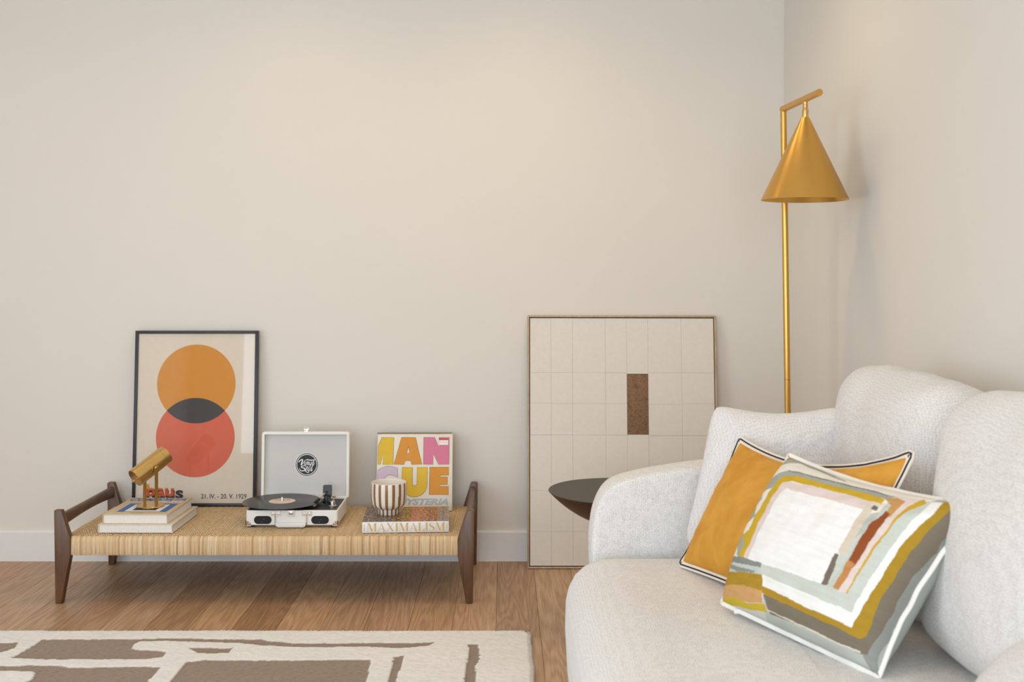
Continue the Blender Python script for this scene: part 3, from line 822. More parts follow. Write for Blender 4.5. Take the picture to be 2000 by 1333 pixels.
for (sx, x) in ((1, TX0), (-1, TX1)):
    mb = MB()
    mb.prism([(x - 0.001 * sx, TZ0 + 0.002), (x + 0.021 * sx, TZ0 + 0.002), (x + 0.018 * sx, TZ0 + 0.011), (x + 0.009 * sx, TZ0 + 0.019), (x - 0.001 * sx, TZ0 + 0.021)], TY0 - 0.0012, TY0 + 0.0006, lambda a, b, h: Vector((a, h, b)))
    mb.prism([(TY0 - 0.0012, TZ0 + 0.002), (TY0 + 0.021, TZ0 + 0.002), (TY0 + 0.012, TZ0 + 0.017), (TY0 - 0.0012, TZ0 + 0.021)], x - 0.0012, x + 0.0012, lambda a, b, h: Vector((h, a, b)))
    mb.box((x + 0.009 * sx, TY0 + 0.009, TZ0 + 0.0025), (0.022, 0.022, 0.002))
    cg = link('corner_guard', mb, 'chrome', tt)
    mb = MB(); mb.lathe([(0, 0), (0.0022, 0), (0.0017, 0.0012), (0, 0.0016)], axis_frame((x + 0.012 * sx, TY0 - 0.0012, TZ0 + 0.011), (0, -1, 0)), 12); link('rivet', mb, 'chrome', cg)
# tonearm, rest, knob and switch on the right of the deck
zd = TZ1 - 0.003
ta = tt
mb = MB(); mb.lathe([(0, 0), (0.017, 0), (0.017, 0.006), (0.013, 0.008), (0.011, 0.024), (0.009, 0.027), (0, 0.027)], Matrix.Translation((-0.690, 4.268, zd)), 28); piv = link('tonearm_base', mb, 'black_plastic', tt)
mb = MB(); T = frame((-0.690, 4.285, zd + 0.046), (1, 0, 0), (0, 0.15, 1)); mb.prism(rrect(-0.017, 0.017, -0.030, 0.017, 0.006, 5), -0.006, 0.006, lambda a, b, h: T @ Vector((a, b, h)), 0.001, 1); link('counterweight_block', mb, 'black_plastic', piv)
mb = MB(); mb.tube([(-0.690, 4.282, zd + 0.038), (-0.700, 4.245, zd + 0.034), (-0.706, 4.215, zd + 0.028), (-0.714, 4.190, zd + 0.024)], [0.0038, 0.0038, 0.0033, 0.003], 12); link('tonearm', mb, 'chrome', piv)
mb = MB(); mb.tube([(-0.708, 4.20, zd + 0.025), (-0.714, 4.178, zd + 0.022), (-0.719, 4.160, zd + 0.017)], [0.006, 0.0075, 0.0065], 12, flat=0.7); hs = link('headshell', mb, 'black_plastic', piv)
mb = MB(); mb.tube([(-0.7165, 4.168, zd + 0.012), (-0.720, 4.157, zd + 0.011), (-0.722, 4.152, zd + 0.013)], [0.006, 0.0062, 0.004], 12, flat=0.7); link('cartridge', mb, 'label', hs)
mb = MB(); mb.box((-0.676, 4.232, zd + 0.011), (0.008, 0.012, 0.022), None, 0.0015); tb(-0.684, -0.668, 4.228, 4.236, zd + 0.020, zd + 0.026, 0.0015, Matrix.Identity(4), mb); link('arm_rest', mb, 'black_plastic', tt)
mb = MB(); mb.tube([(-0.672, 4.225, zd + 0.004), (-0.655, 4.262, zd + 0.018)], 0.0017, 8); link('cue_lever', mb, 'chrome', tt)
mb = MB(); mb.lathe([(0, 0.0005), (0.0155, 0.0005), (0.0155, 0.003), (0.0115, 0.0045), (0.0105, 0.019), (0.0095, 0.0205), (0, 0.0205)], Matrix.Translation((-0.656, 4.190, zd)), 32); link('volume_knob', mb, 'chrome', tt)
# the record itself
mb = MB(); mb.lathe([(0.0036, -0.0008), (0.145, -0.0008), (0.1495, -0.0004), (0.15, 0.0002), (0.1495, 0.0008), (0.145, 0.0010), (0.0036, 0.0010)], Matrix.Translation(REC + Vector((0, 0, 0))), 128, cap=False)
rec = thing('vinyl_record', REC - Vector((0, 0, 0.0008)), 'black vinyl record with a pale pink label on the record player', 'record')
o = link('disc', mb, 'vinyl', rec)
mb = MB(); mb.lathe([(0.0037, 0.0012), (0.050, 0.0012)], Matrix.Translation(REC), 64, cap=False); lb = link('label', mb, 'label', rec, 0)
link('label_print', dashes_mb(Matrix.Translation(REC), -0.032, 0.028, 0.013, 0.024, 9, 0.0016, 2), 'label_ink', lb, 0)

# ================================================================== RECORD SLEEVES
SW = 0.305
Ts = frame(Vector(((808.7 - VPX) * 4.40 / FPX, 4.392, SEAT + 0.0006)), (1, 0.012, 0), (0.0, 0.078, 0.294))
Z5 = lambda x, y: ((x - 717.5) / 895 * SW, (1025 - y) / 900 * SW)
sl_cols = [srgb(222, 196, 160), srgb(206, 176, 140), srgb(228, 214, 196), srgb(120, 112, 104), srgb(176, 168, 156), srgb(66, 62, 58), srgb(40, 40, 42)]
front = thing('record_sleeve', Ts @ Vector((0, 0, 0)), 'record sleeve with big yellow, orange and pink letters at the front of the stack', 'record sleeve', 'record sleeves leaning on the wall')
link('card', tb(-SW / 2, SW / 2, 0, SW, -0.0045, 0, 0.0008, Ts), 'sleeve', front)
def arc(cx, cy, r, a0, a1, n=16): return [(cx + r * math.cos(math.radians(a0 + (a1 - a0) * k / n)), cy - r * math.sin(math.radians(a0 + (a1 - a0) * k / n))) for k in range(n + 1)]
letters = [('yellow_ink', [(280, 262), (320, 160), (465, 160), (461, 482), (340, 482), (343, 345), (309, 482), (280, 482)], None),
           ('orange_ink', [(555, 160), (722, 160), (803, 482), (680, 482), (668, 437), (607, 437), (592, 482), (470, 482)], [(638, 268), (656, 345), (621, 345)]),
           ('pink_ink', [(820, 160), (950, 160), (1003, 275), (1000, 160), (1125, 160), (1125, 482), (1000, 482), (938, 360), (935, 482), (820, 482)], None),
           ('lilac_ink', [(280, 552)] + [(320, 525), (360, 507), (405, 500), (460, 507), (515, 524), (521, 636), (490, 618), (455, 606), (420, 604), (390, 616), (366, 640), (355, 690), (366, 740), (400, 775), (440, 775), (440, 735), (415, 735), (415, 680), (520, 680), (520, 850), (400, 860), (320, 835), (280, 800)], None),
           ('yellow_ink', [(570, 515), (693, 515), (693, 700)] + arc(720, 705, 27, 180, 360) + [(748, 700), (748, 515), (870, 515), (870, 730)] + arc(720, 715, 150, -5, -175, 20)[1:-1] + [(570, 730)], None),
           ('orange_ink', [(895, 515), (1122, 515), (1122, 610), (1025, 610), (1025, 629), (1108, 629), (1108, 721), (1022, 721), (1022, 740), (1122, 740), (1122, 838), (893, 838)], None)]
for (ink, pts, hole) in letters:
    P = [Z5(*p) for p in pts]
    if hole:
        H = [Z5(*p) for p in hole]
        # letter A: split into two halves round the counter so that the hole stays open
        L = [P[0], ((P[0][0] + P[1][0]) / 2, P[0][1]), H[0], H[2], Z5(637, 345), Z5(637, 437), P[5], P[6], P[7]]
        R = [((P[0][0] + P[1][0]) / 2, P[0][1]), P[1], P[2], P[3], P[4], Z5(637, 437), Z5(637, 345), H[1], H[0]]
        mb = MB(); poly_mb(Ts, L, 0.0003, mb); poly_mb(Ts, R, 0.0003, mb)
    else: mb = poly_mb(Ts, P, 0.0003)
    let = link('printed_letter', mb, ink, front, 0)
    mb = ribbon_mb(Ts, P + [P[0]], 0.0011, 0.0005)
    if hole: ribbon_mb(Ts, H + [H[0]], 0.0011, 0.0005, False, mb)
    link('letter_outline', mb, 'black_ink', let, 0)
x0, y0 = Z5(520, 958); x1, y1 = Z5(1120, 882)
link('lettering', text_mb('HYSTERIA', Ts, x0, x1, y0, y1, 0.045, 0.3, 0.0004), 'grey_ink', front, 0)
(x0, y0), (x1, y1) = Z5(1003, 250), Z5(1112, 172)
stk = link('price_sticker', poly_mb(Ts, [(x0, y0), (x1, y0), (x1, y1), (x0, y1)], 0.0007), 'white_ink', front, 0)
link('sticker_band', poly_mb(Ts, [(x0, y1 - 0.007), (x1, y1 - 0.007), (x1, y1), (x0, y1)], 0.0009), 'red_ink', stk, 0)
mb = MB()
for q in (0.25, 0.5, 0.75): poly_mb(Ts, [(x0 + (x1 - x0) * q - 0.0002, y0), (x0 + (x1 - x0) * q + 0.0002, y0), (x0 + (x1 - x0) * q + 0.0002, y1 - 0.007), (x0 + (x1 - x0) * q - 0.0002, y1 - 0.007)], 0.0009, mb)
poly_mb(Ts, [(x0, (y0 + y1 - 0.007) / 2), (x1, (y0 + y1 - 0.007) / 2), (x1, (y0 + y1 - 0.007) / 2 + 0.0004), (x0, (y0 + y1 - 0.007) / 2 + 0.0004)], 0.0009, mb)
for q in (0.08, 0.42, 0.75): poly_mb(Ts, [(x0 + (x1 - x0) * q, y1 - 0.0105), (x0 + (x1 - x0) * (q + 0.1), y1 - 0.0105), (x0 + (x1 - x0) * (q + 0.1), y1 - 0.0095), (x0 + (x1 - x0) * q, y1 - 0.0095)], 0.0009, mb)
link('sticker_print', mb, 'red_ink', stk, 0)
sl_lab = ['tan record sleeve directly behind the letter-print sleeve', 'brown-edged record sleeve third from the front of the stack', 'pale cream record sleeve in the middle of the stack',
          'grey-brown record sleeve fifth from the front of the stack', 'light grey record sleeve third from the back of the stack', 'dark grey record sleeve second from the back of the stack', 'black record sleeve at the back of the stack against the wall']
zz = -0.0052
for q, c in enumerate(sl_cols):
    dx = [0.001, -0.002, -0.001, -0.0025, -0.0015, -0.004, -0.0045][q]; th = 0.0042
    T = Ts @ Matrix.Translation((dx, 0.0, zz - th)); zz -= th + 0.0009
    mb = MB(); tb(-SW / 2, SW / 2, 0, SW + [0.002, 0.004, 0.005, 0.007, 0.008, 0.010, 0.011][q], 0, th, 0.0006, T, mb)
    mt = plain('sleeve_card_%d' % q, c, 0.6, vary=0.12, scale=25)
    solo('record_sleeve', T @ Vector((0, 0, 0)), mb, mt, sl_lab[q], 'record sleeve', 'record sleeves leaning on the wall')

# ================================================================== LARGE BOOK UNDER THE CUP
TB = Matrix.Translation((-0.520, 4.013, SEAT + 0.0008)) @ Matrix.Rotation(0.055, 4, 'Z')
bw, bd, bt = 0.317, 0.256, 0.040
mx = thing('cover_photo_book', TB @ Vector((0, 0, 0)), 'thick white-spined book with gold letters lying under the striped cup', 'book')
link('cover_board', tb(0, bw, 0, bd, 0, 0.003, 0.0006, TB), 'spine_white', mx)
link('cover_board', tb(0, bw, 0, bd, bt - 0.003, bt, 0.0006, TB), 'spine_white', mx)
link('spine', tb(0, bw, -0.001, 0.003, 0.0, bt, 0.001, TB), 'spine_white', mx)
link('pages', tb(0.004, bw - 0.004, 0.003, bd - 0.004, 0.003, bt - 0.003, 0, TB), 'page', mx)
# printed photograph on the cover: rows of furnished rooms
nx, ny = 96, 72; rnd = random.Random(5); cells = {}
def covcol(i, j):
    u, v = i / nx, j / ny; r = rnd.random()
    nn = noise.noise(Vector((u * 14, v * 16, 1))) ; n2 = noise.noise(Vector((u * 40, v * 40, 5)))
    if u < 0.34: c = np.array(srgb(112, 92, 80)) * (0.75 + 0.7 * abs(nn) + 0.5 * n2)
    elif u < 0.55: c = np.array(srgb(158, 118, 62)) * (0.75 + 0.6 * nn + 0.5 * n2)
    elif u < 0.70: c = np.array(srgb(196, 118, 96)) * (0.85 + 0.5 * nn + 0.6 * n2)
    elif u < 0.86: c = np.array(srgb(170, 112, 70)) * (0.8 + 0.5 * nn + 0.6 * n2)
    else: c = np.array(srgb(158, 152, 148)) * (0.75 + 0.3 * nn)
    if u > 0.30 and (abs((u * 13) % 1) < 0.07 or abs((v * 5) % 1) < 0.06): c = c * 0.45
    if n2 > 0.32: c = np.array(srgb(206, 190, 168))
    return tuple(float(min(1, max(0.01, x))) for x in c)
mb = MB()
for i in range(nx):
    for j in range(ny):
        x0, x1 = bw * i / nx, bw * (i + 1) / nx; y0, y1 = bd * j / ny, bd * (j + 1) / ny
        mb.quad([TB @ Vector(p) for p in ((x0, y0, bt + 0.0003), (x1, y0, bt + 0.0003), (x1, y1, bt + 0.0003), (x0, y1, bt + 0.0003))], 0, covcol(i, j))
link('cover_print', mb, 'print', mx, 0, recalc=False)
TS = TB @ frame((0, -0.001, 0), (1, 0, 0), (0, 0, 1))
def didone(ch, x, w, H):
    """high-contrast serif capital as polygons in a box x..x+w, 0..H"""
    t = 0.0065; h = 0.0011; s = 0.0011; out = []
    R = lambda a, b, c, d: out.append([(a, c), (b, c), (b, d), (a, d)])
    if ch == 'I': R(x + w / 2 - t / 2, x + w / 2 + t / 2, 0, H); R(x, x + w, 0, s); R(x, x + w, H - s, H)
    elif ch == 'L': R(x + w * .12, x + w * .12 + t, 0, H); R(x, x + w * .5, H - s, H); R(x, x + w, 0, s); out.append([(x + w, 0), (x + w, H * .32), (x + w - h, H * .32), (x + w * .72, 0)])
    elif ch == 'M':
        R(x + w * .08, x + w * .08 + h, 0, H); R(x + w * .92 - t, x + w * .92, 0, H); R(x, x + w * .2, 0, s); R(x + w * .62, x + w, 0, s); R(x, x + w * .2, H - s, H); R(x + w * .82, x + w, H - s, H)
        out.append([(x + w * .08, H), (x + w * .08 + t, H), (x + w * .5 + t * .45, 0), (x + w * .5 - t * .45, 0)])
        out.append([(x + w * .5 + t * .1 - h, 0), (x + w * .5 + t * .1 + h * .4, 0), (x + w * .92 - t + h, H), (x + w * .92 - t, H)])
    elif ch == 'A':
        out.append([(x + w * .46, H), (x + w * .52, H), (x + w * .95, 0), (x + w * .95 - t, 0)]); out.append([(x + w * .46, H), (x + w * .46 + h, H), (x + w * .12 + h, 0), (x + w * .12, 0)])
        R(x + w * .26, x + w * .68, H * .3, H * .3 + h); R(x, x + w * .26, 0, s); R(x + w * .62, x + w, 0, s)
    elif ch == 'X':
        out.append([(x + w * .08, H), (x + w * .08 + t, H), (x + w * .92, 0), (x + w * .92 - t, 0)]); out.append([(x + w * .1, 0), (x + w * .1 + h * 1.2, 0), (x + w * .88, H), (x + w * .88 - h * 1.2, H)])
        R(x, x + w * .28, 0, s); R(x + w * .6, x + w, 0, s); R(x, x + w * .42, H - s, H); R(x + w * .72, x + w, H - s, H)
    elif ch == 'S':
        P = spline([(x + w * .88, H * .72, h), (x + w * .8, H * .9, h), (x + w * .5, H * .975, h * 1.2), (x + w * .18, H * .86, t * .55), (x + w * .16, H * .70, t * .8), (x + w * .45, H * .54, t * 1.05), (x + w * .82, H * .36, t * .95), (x + w * .84, H * .16, t * .7), (x + w * .5, H * .02, h * 1.2), (x + w * .18, H * .1, h), (x + w * .1, H * .3, h)], 5)
        out.append(('rib', P))
    return out
mb = MB(); x = 0.018; H = 0.0305
widths = {'M': 0.036, 'A': 0.031, 'X': 0.031, 'I': 0.014, 'L': 0.024, 'S': 0.022}
tot = sum(widths[c] for c in 'MAXIMALISM'); gap = (0.285 - tot) / 9
for ch in 'MAXIMALISM':
    for pg in didone(ch, x, widths[ch], H):
        if isinstance(pg, tuple): ribbon_mb(TS @ Matrix.Translation((0, 0.005, 0)), [(p.x, p.y) for p in pg[1]], [p.z for p in pg[1]], 0.0004, False, mb)
        else: poly_mb(TS @ Matrix.Translation((0, 0.005, 0)), pg, 0.0003 + 0.00005 * (len(mb.f) % 4), mb)
    x += widths[ch] + gap
link('spine_lettering', mb, 'gold_ink', mx, 0)
for (a, wd) in ((0.008, 10), (0.3095, 9)):
    T = TS @ Matrix.Translation((a, 0.007, 0)) @ Matrix.Rotation(PI / 2, 4, 'Z')
    link('spine_small_print', dashes_mb(T, 0, 0.026, -0.0015, 0.0015, wd, 0.0004, wd), 'gold_ink', mx, 0)

# ================================================================== STRIPED CUP
CU = Vector((-0.4374, 4.155, SEAT + 0.0008 + bt + 0.0005))
cup = thing('striped_cup', CU, 'white ceramic cup with brown vertical stripes standing on the photo book', 'cup')
prof = [(0.0, 0.0), (0.040, 0.0), (0.0415, 0.0012), (0.0425, 0.020), (0.0440, 0.0225), (0.0475, 0.0235), (0.054, 0.0275), (0.0605, 0.034), (0.0645, 0.042), (0.0665, 0.055), (0.0680, 0.075), (0.0682, 0.095), (0.0672, 0.117), (0.0664, 0.1195), (0.0650, 0.1205)]
n = 192; NS = 16; mb = MB(); vs_ = []; fs = []; mi = []
for (r, z) in prof:
    for k in range(n):
        a = 2 * PI * k / n; vs_.append(CU + Vector((r * math.cos(a), r * math.sin(a), z)))
for j in range(len(prof) - 1):
    for k in range(n):
        fs.append((j * n + k, j * n + (k + 1) % n, (j + 1) * n + (k + 1) % n, (j + 1) * n + k))
        wob = 0.03 * noise.noise(Vector((prof[j][1] * 30, int(k * NS / n), 2)))
        ph_ = ((k + 0.5) * NS / n + 0.28 + wob) % 1
        mi.append(1 if ph_ < 0.44 and 0 < j < len(prof) - 2 else 0)
mb.v = [tuple(v) for v in vs_]; mb.f = fs; mb.mi = mi
link('body', mb, ['ceramic', 'stripe'], cup, 50)
mb = MB(); mb.lathe([(0.0650, 0.1205), (0.0636, 0.1195), (0.0630, 0.110), (0.0630, 0.060), (0.058, 0.042), (0.045, 0.032), (0, 0.030)], Matrix.Translation(CU), 96, cap=False); link('interior', mb, 'ceramic', cup, 50)

# ================================================================== LEANING ARTWORK
Z6 = lambda x, y: (1000 + x / 2.5156, 600 + y / 2.5156)
aw, ah = 0.776, 1.022
TA = frame((0.4815, 4.424, 0.001), (1, 0, -0.002), (-0.004, (4.528 - 4.424) / 1.016, 1))
art = thing('panel_artwork', TA @ Vector((0, 0, 0)), 'large white artwork of square panels with one brown rectangle leaning on the wall', 'artwork')
for (a, b, c, d) in ((-aw / 2, -aw / 2 + 0.007, 0, ah), (aw / 2 - 0.007, aw / 2, 0, ah), (-aw / 2 + 0.007, aw / 2 - 0.007, 0, 0.007), (-aw / 2 + 0.007, aw / 2 - 0.007, ah - 0.007, ah)):
    link('frame_bar', tb(a, b, c, d, -0.025, 0.004, 0.001, TA), 'oak_frame', art)
link('backing', tb(-aw / 2 + 0.007, aw / 2 - 0.007, 0.007, ah - 0.007, -0.02, -0.012, 0, TA), 'dark_gap', art)
gx = [77, 182.5, 290.5, 455, 562, 669, 836, 999]; gy = [55, 328, 482, 638, 910, 1110, 1276]
ux = lambda x: -aw / 2 + 0.010 + (x - gx[0]) / (gx[-1] - gx[0]) * (aw - 0.020)
uy = lambda y: ah - 0.0105 - (y - gy[0]) / (gy[-1] - gy[0]) * (ah - 0.021)
colrows = [[55, 328, 480, 638, 910, 1110, 1276], [55, 328, 482, 637, 910, 1110, 1276], [55, 328, 481, 638, 910, 1110, 1276], [55, 328, 482, 638, 910, 1110, 1276],
           [55, 334, 636, 910, 1110, 1276], [55, 328, 485, 640, 910, 1110, 1276], [55, 328, 483, 640, 910, 1110, 1276]]
rnd = random.Random(3)
for ci, rows in enumerate(colrows):
    for ri in range(len(rows) - 1):
        brown = ci == 4 and rows[ri] == 334
        e = 0.00022; p = -0.0015 + rnd.uniform(-0.0009, 0.0009) - (0.002 if brown else 0)
        jt = rnd.uniform(-0.0008, 0.0008)
        mb = tb(ux(gx[ci]) + e, ux(gx[ci + 1]) - e, uy(rows[ri + 1]) + e + jt * 0, uy(rows[ri]) - e, -0.012, p, 0.00022, TA)
        if brown:
            t = NT('brown_cracked_panel'); t.set('Roughness', 0.8)
            vo = t.noise(t.coord(), 95, 4, 0.65, 2.2); 
            t.l(t.ramp(vo.outputs[0], [(0.36, srgb(82, 58, 40)), (0.47, srgb(134, 102, 74)), (0.7, srgb(144, 110, 80))]), t.p.inputs['Base Color']); t.bump(vo.outputs[0], 0.5, 0.002)
            o = link('panel', mb, t.m, art); o['label'] = 'brown mottled rectangle'
        else: link('panel', mb, 'canvas', art, 0)

# ================================================================== DARK SIDE TABLE
ST = Vector(((1201 - VPX) * 3.70 / FPX, 3.70, 0))
st = thing('side_table', ST, 'dark brown round side table with a bowl-shaped top behind the sofa arm', 'side table')
RT = 0.224; zt = 0.459
mb = MB(); mb.lathe([(0.0, zt - 0.004), (RT - 0.002, zt - 0.004), (RT, zt - 0.002), (RT - 0.001, zt), (0.0, zt)], Matrix.Translation(ST), 96); link('table_top', mb, 'table_top', st)
prof = [(RT - 0.001, zt - 0.003)]
for k in range(1, 15):
    r = RT - 0.001 - (RT - 0.036) * k / 14; prof.append((r, zt - 0.003 - 0.113 * (1 - (r / RT) ** 2)))
mb = MB(); mb.lathe(prof + [(0.0, zt - 0.116)], Matrix.Translation(ST), 96); link('bowl', mb, 'table_side', st)
mb = MB(); mb.lathe([(0.0, 0.018), (0.035, 0.018), (0.032, 0.15), (0.035, zt - 0.112), (0, zt - 0.112)], Matrix.Translation(ST), 48); link('pedestal', mb, 'table_side', st)
mb = MB(); mb.lathe([(0, 0), (0.15, 0), (0.155, 0.003), (0.15, 0.012), (0.06, 0.018), (0, 0.019)], Matrix.Translation(ST), 64); link('base', mb, 'table_side', st)

# ================================================================== FLOOR LAMP
LY = 3.74
ptop = W(1530, 213, LY); pmid = W(1538.6, 805, LY)
dirp = (pmid - ptop).normalized(); pbot = ptop + dirp * (ptop.z / -dirp.z)
lamp = thing('floor_lamp', (pbot.x, pbot.y, 0), 'tall brass floor lamp with a cone shade standing in the corner', 'floor lamp')
pr = 0.0105
pj = W(1537.6, 741, LY)
mb = MB(); mb.tube([ptop - dirp * 0.0, pj - dirp * -0.0006], pr, 24); link('pole', mb, 'brass', lamp)
mb = MB(); mb.tube([pj + dirp * 0.0016, pbot - dirp * 0.012], pr, 24); link('pole', mb, 'brass', lamp)
mb = MB(); mb.tube([pj + dirp * 0.0, pj + dirp * 0.002], pr * 0.93, 24); link('pole_joint', mb, 'dark_gap', lamp)
pend = W(1600.5, 180.5, 3.42)
pend.z = ptop.z + (pend.z - ptop.z)
ad = (pend - ptop).normalized()
mb = MB(); mb.tube([ptop - ad * 0.006, pend], 0.0112, 28); link('arm', mb, 'brass', lamp)
q = ptop + (pend - ptop) * 0.63
sa = W(1573.5, 391, q.y); sx = Vector((sa.x - 0.0, q.y, sa.z))
dn = (Vector((W(1571.5, 391, q.y).x, q.y, W(1571.5, 391, q.y).z)) - q).normalized()
TL = axis_frame(q, dn)
zt0 = W(1575, 230, q.y).z; zb0 = W(1575, 391, q.y).z
d0 = q.z - zt0; d1 = q.z - zb0
mb = MB(); mb.lathe([(0, 0.008), (0.0085, 0.008), (0.0085, 0.020), (0.0075, 0.0205), (0.0075, 0.0225), (0.0085, 0.023), (0.0085, 0.028), (0.007, 0.030), (0.007, 0.032), (0.010, 0.034), (0.0108, 0.040), (0.0095, d0 + 0.004), (0, d0 + 0.004)], TL, 32); link('swivel_joint', mb, 'brass_light', lamp)
rs = 83.5 * q.y / FPX
mb = MB(); mb.lathe([(0.0, d0 - 0.001), (0.0125, d0 - 0.001), (0.0135, d0 + 0.001), (rs, d1 - 0.0015), (rs + 0.0004, d1), (rs - 0.0012, d1), (0.0115, d0 + 0.004), (0, d0 + 0.004)], TL, 96); shade = link('lamp_shade', mb, 'brass', lamp, 35)
mb = MB(); mb.lathe([(0, d0 + 0.004), (0.016, d0 + 0.03), (0.018, d0 + 0.07), (0.014, d0 + 0.075), (0.022, d0 + 0.10), (0.028, d0 + 0.12), (0.022, d0 + 0.14), (0, d0 + 0.147)], TL, 32); link('bulb', mb, 'ceramic', shade)
mb = MB(); mb.lathe([(0, 0.0), (0.102, 0.0), (0.104, 0.002), (0.104, 0.013), (0.101, 0.015), (0, 0.015)], Matrix.Translation((pbot.x, pbot.y, 0.0005)), 64); link('base', mb, 'brass', lamp)

# ================================================================== RUG
def mat_rug():
    t = NT('wool_pile'); t.set('Roughness', 0.95); t.set('Specular IOR Level', 0.1); t.set('Sheen Weight', 0.3)
    a = t.n('ShaderNodeAttribute', attribute_name='Col')
    nz = t.noise(t.coord('Object', (0.35, 1, 1)), 160, 4, 0.65)
    big = t.noise(t.coord('Object', (0.4, 1, 1)), 14, 3)
    v = t.ramp(nz.outputs[0], [(0.25, (0.82,) * 3), (0.55, (1.0,) * 3)])
    speck = t.ramp(t.noise(t.coord('Object', (0.25, 1, 1)), 240, 3, 0.7).outputs[0], [(0.36, (0.55,) * 3), (0.5, (1.0,) * 3)])
    v = t.mix(t.ramp(a.outputs[2], [(0.3, (0.9,) * 3), (0.7, (0.0,) * 3)]), v, t.mix(1.0, v, speck, 'MULTIPLY'))
    c = t.mix(1.0, a.outputs[0], v, 'MULTIPLY')
    c = t.mix(1.0, c, t.ramp(big.outputs[0], [(0.3, (0.94, 0.94, 0.93)), (0.7, (1, 1, 1))]), 'MULTIPLY')
    t.l(c, t.p.inputs['Base Color']); t.bump(nz.outputs[0], 0.5, 0.006); return t.m
M['rug'] = mat_rug()
RZ = 0.016
A4 = lambda x, y: (x / 3.5714, 1225 + y / 3.5714)
A5 = lambda x, y: (500 + x / 3.5714, 1225 + y / 3.5714)
shapes = [
    [A4(*p) for p in ((-160, 112), (0, 110), (125, 108), (112, 132), (98, 148), (60, 162), (0, 180), (-160, 190))],
    [A4(*p) for p in ((300, 85), (720, 85), (950, 83), (1150, 78), (1330, 78), (1480, 85), (1830, 85), (1870, 98))] + [A5(*p) for p in ((100, 98), (180, 103), (250, 112), (600, 112), (900, 110), (1150, 110), (1250, 103), (1205, 130), (1100, 140), (980, 148), (880, 140), (700, 135), (450, 140), (290, 140), (100, 130))] +
    [A4(*p) for p in ((1830, 128), (1680, 112), (1480, 105), (1150, 97), (970, 100), (935, 118), (918, 148), (950, 157), (1100, 165), (1148, 172), (1158, 190), (1130, 208), (1080, 216), (1000, 225), (300, 225), (80, 215), (160, 170), (240, 125))],
    [A4(*p) for p in ((1310, 143), (1480, 145), (1560, 150), (1628, 143), (1590, 180), (1480, 185), (1380, 180))],
    [A4(*p) for p in ((-400, 272), (120, 272), (180, 265), (430, 270), (480, 283), (1000, 275), (1120, 278), (1080, 330), (1020, 386), (900, 520), (700, 560), (-100, 560), (-200, 420), (160, 386), (222, 370), (248, 320), (230, 310), (0, 303), (-400, 300))],
    [A4(*p) for p in ((1180, 386), (1230, 330), (1280, 260), (1310, 243), (1430, 228), (1500, 232), (1990, 232))] + [A5(*p) for p in ((250, 232), (560, 228), (800, 226), (795, 270), (770, 386), (740, 600), (300, 640))] + [A4(*p) for p in ((1400, 640), (1100, 520))],
    [A5(*p) for p in ((960, 210), (1030, 200), (1020, 260), (992, 320), (978, 386), (960, 520), (880, 520), (915, 386), (940, 300), (955, 250))],
    [A5(*p) for p in ((1480, 120), (1548, 118), (1560, 190), (1556, 235), (1530, 270), (1532, 386), (1540, 560), (1440, 560), (1450, 386), (1465, 280), (1485, 190))],
]
shapes_w = [[(onz(x, y, RZ).x, onz(x, y, RZ).y) for (x, y) in s_] for s_ in shapes]
RX0, RX1, RY0, RY1 = -2.45, 0.085, 1.0, 3.612
gxs = np.concatenate([np.linspace(RX0, -1.75, 30, endpoint=False), np.arange(-1.75, RX1 - 0.001, 0.0045), [RX1]])
gys = np.concatenate([np.linspace(RY0, 2.85, 60, endpoint=False), np.arange(2.85, RY1 - 0.001, 0.0045), [RY1]])
GX, GY = np.meshgrid(gxs, gys)
jx = np.zeros_like(GX); jy = np.zeros_like(GX)
for i in range(GX.shape[0]):
    for j in range(0, GX.shape[1]):
        v = noise.noise_vector(Vector((GX[i, j] * 55, GY[i, j] * 55, 0))); jx[i, j] = v.x * 0.0024; jy[i, j] = v.y * 0.0024
brown = np.zeros(GX.shape, bool)
for s_ in shapes_w: brown |= in_poly(GX + jx, GY + jy, s_)
dist_e = np.minimum.reduce([RX1 - GX, RY1 - GY, GX - RX0, GY - RY0])
# rounded corner and soft wavy border
edge_w = np.zeros_like(GY)
wav = np.array([0.006 * noise.noise(Vector((x * 6, 0, 3))) for x in gxs])
wavx = np.array([0.005 * noise.noise(Vector((0, y * 9, 8))) for y in gys])
PX = GX + np.where(GX > RX1 - 0.12, (wavx[:, None] - np.maximum(0, GY - (RY1 - 0.035))[:, :] ** 1 * 0.35) * np.clip((GX - (RX1 - 0.12)) / 0.12, 0, 1), 0)
PY = GY + np.where(GY > RY1 - 0.12, (wav[None, :] - np.maximum(0, GX - (RX1 - 0.035)) * 0.35) * np.clip((GY - (RY1 - 0.12)) / 0.12, 0, 1), 0)
PZ = RZ + jx * 0.4 + jy * 0.25 - 0.0035 * brown - 0.012 * np.clip(1 - dist_e / 0.012, 0, 1) ** 2
creamc = np.array(srgb(241, 237, 231)); brownc = np.array(srgb(150, 125, 101))
colr = np.where(brown[..., None], brownc, creamc)
nyy, nxx = GX.shape
vs_ = np.stack([PX, PY, PZ], -1).reshape(-1, 3)
idx = np.arange(nyy * nxx).reshape(nyy, nxx)
fs = np.stack([idx[:-1, :-1], idx[:-1, 1:], idx[1:, 1:], idx[1:, :-1]], -1).reshape(-1, 4)
rug = thing('rug', ((RX0 + RX1) / 2, (RY0 + RY1) / 2, 0), 'cream wool rug with irregular brown shapes in front of the bench', 'rug')
mb = MB(); mb.v = vs_.tolist(); mb.f = fs.tolist(); mb.mi = [0] * len(fs); mb.c = colr.reshape(-1, 3).tolist()
link('pile_surface', mb, 'rug', rug, 80, recalc=False)
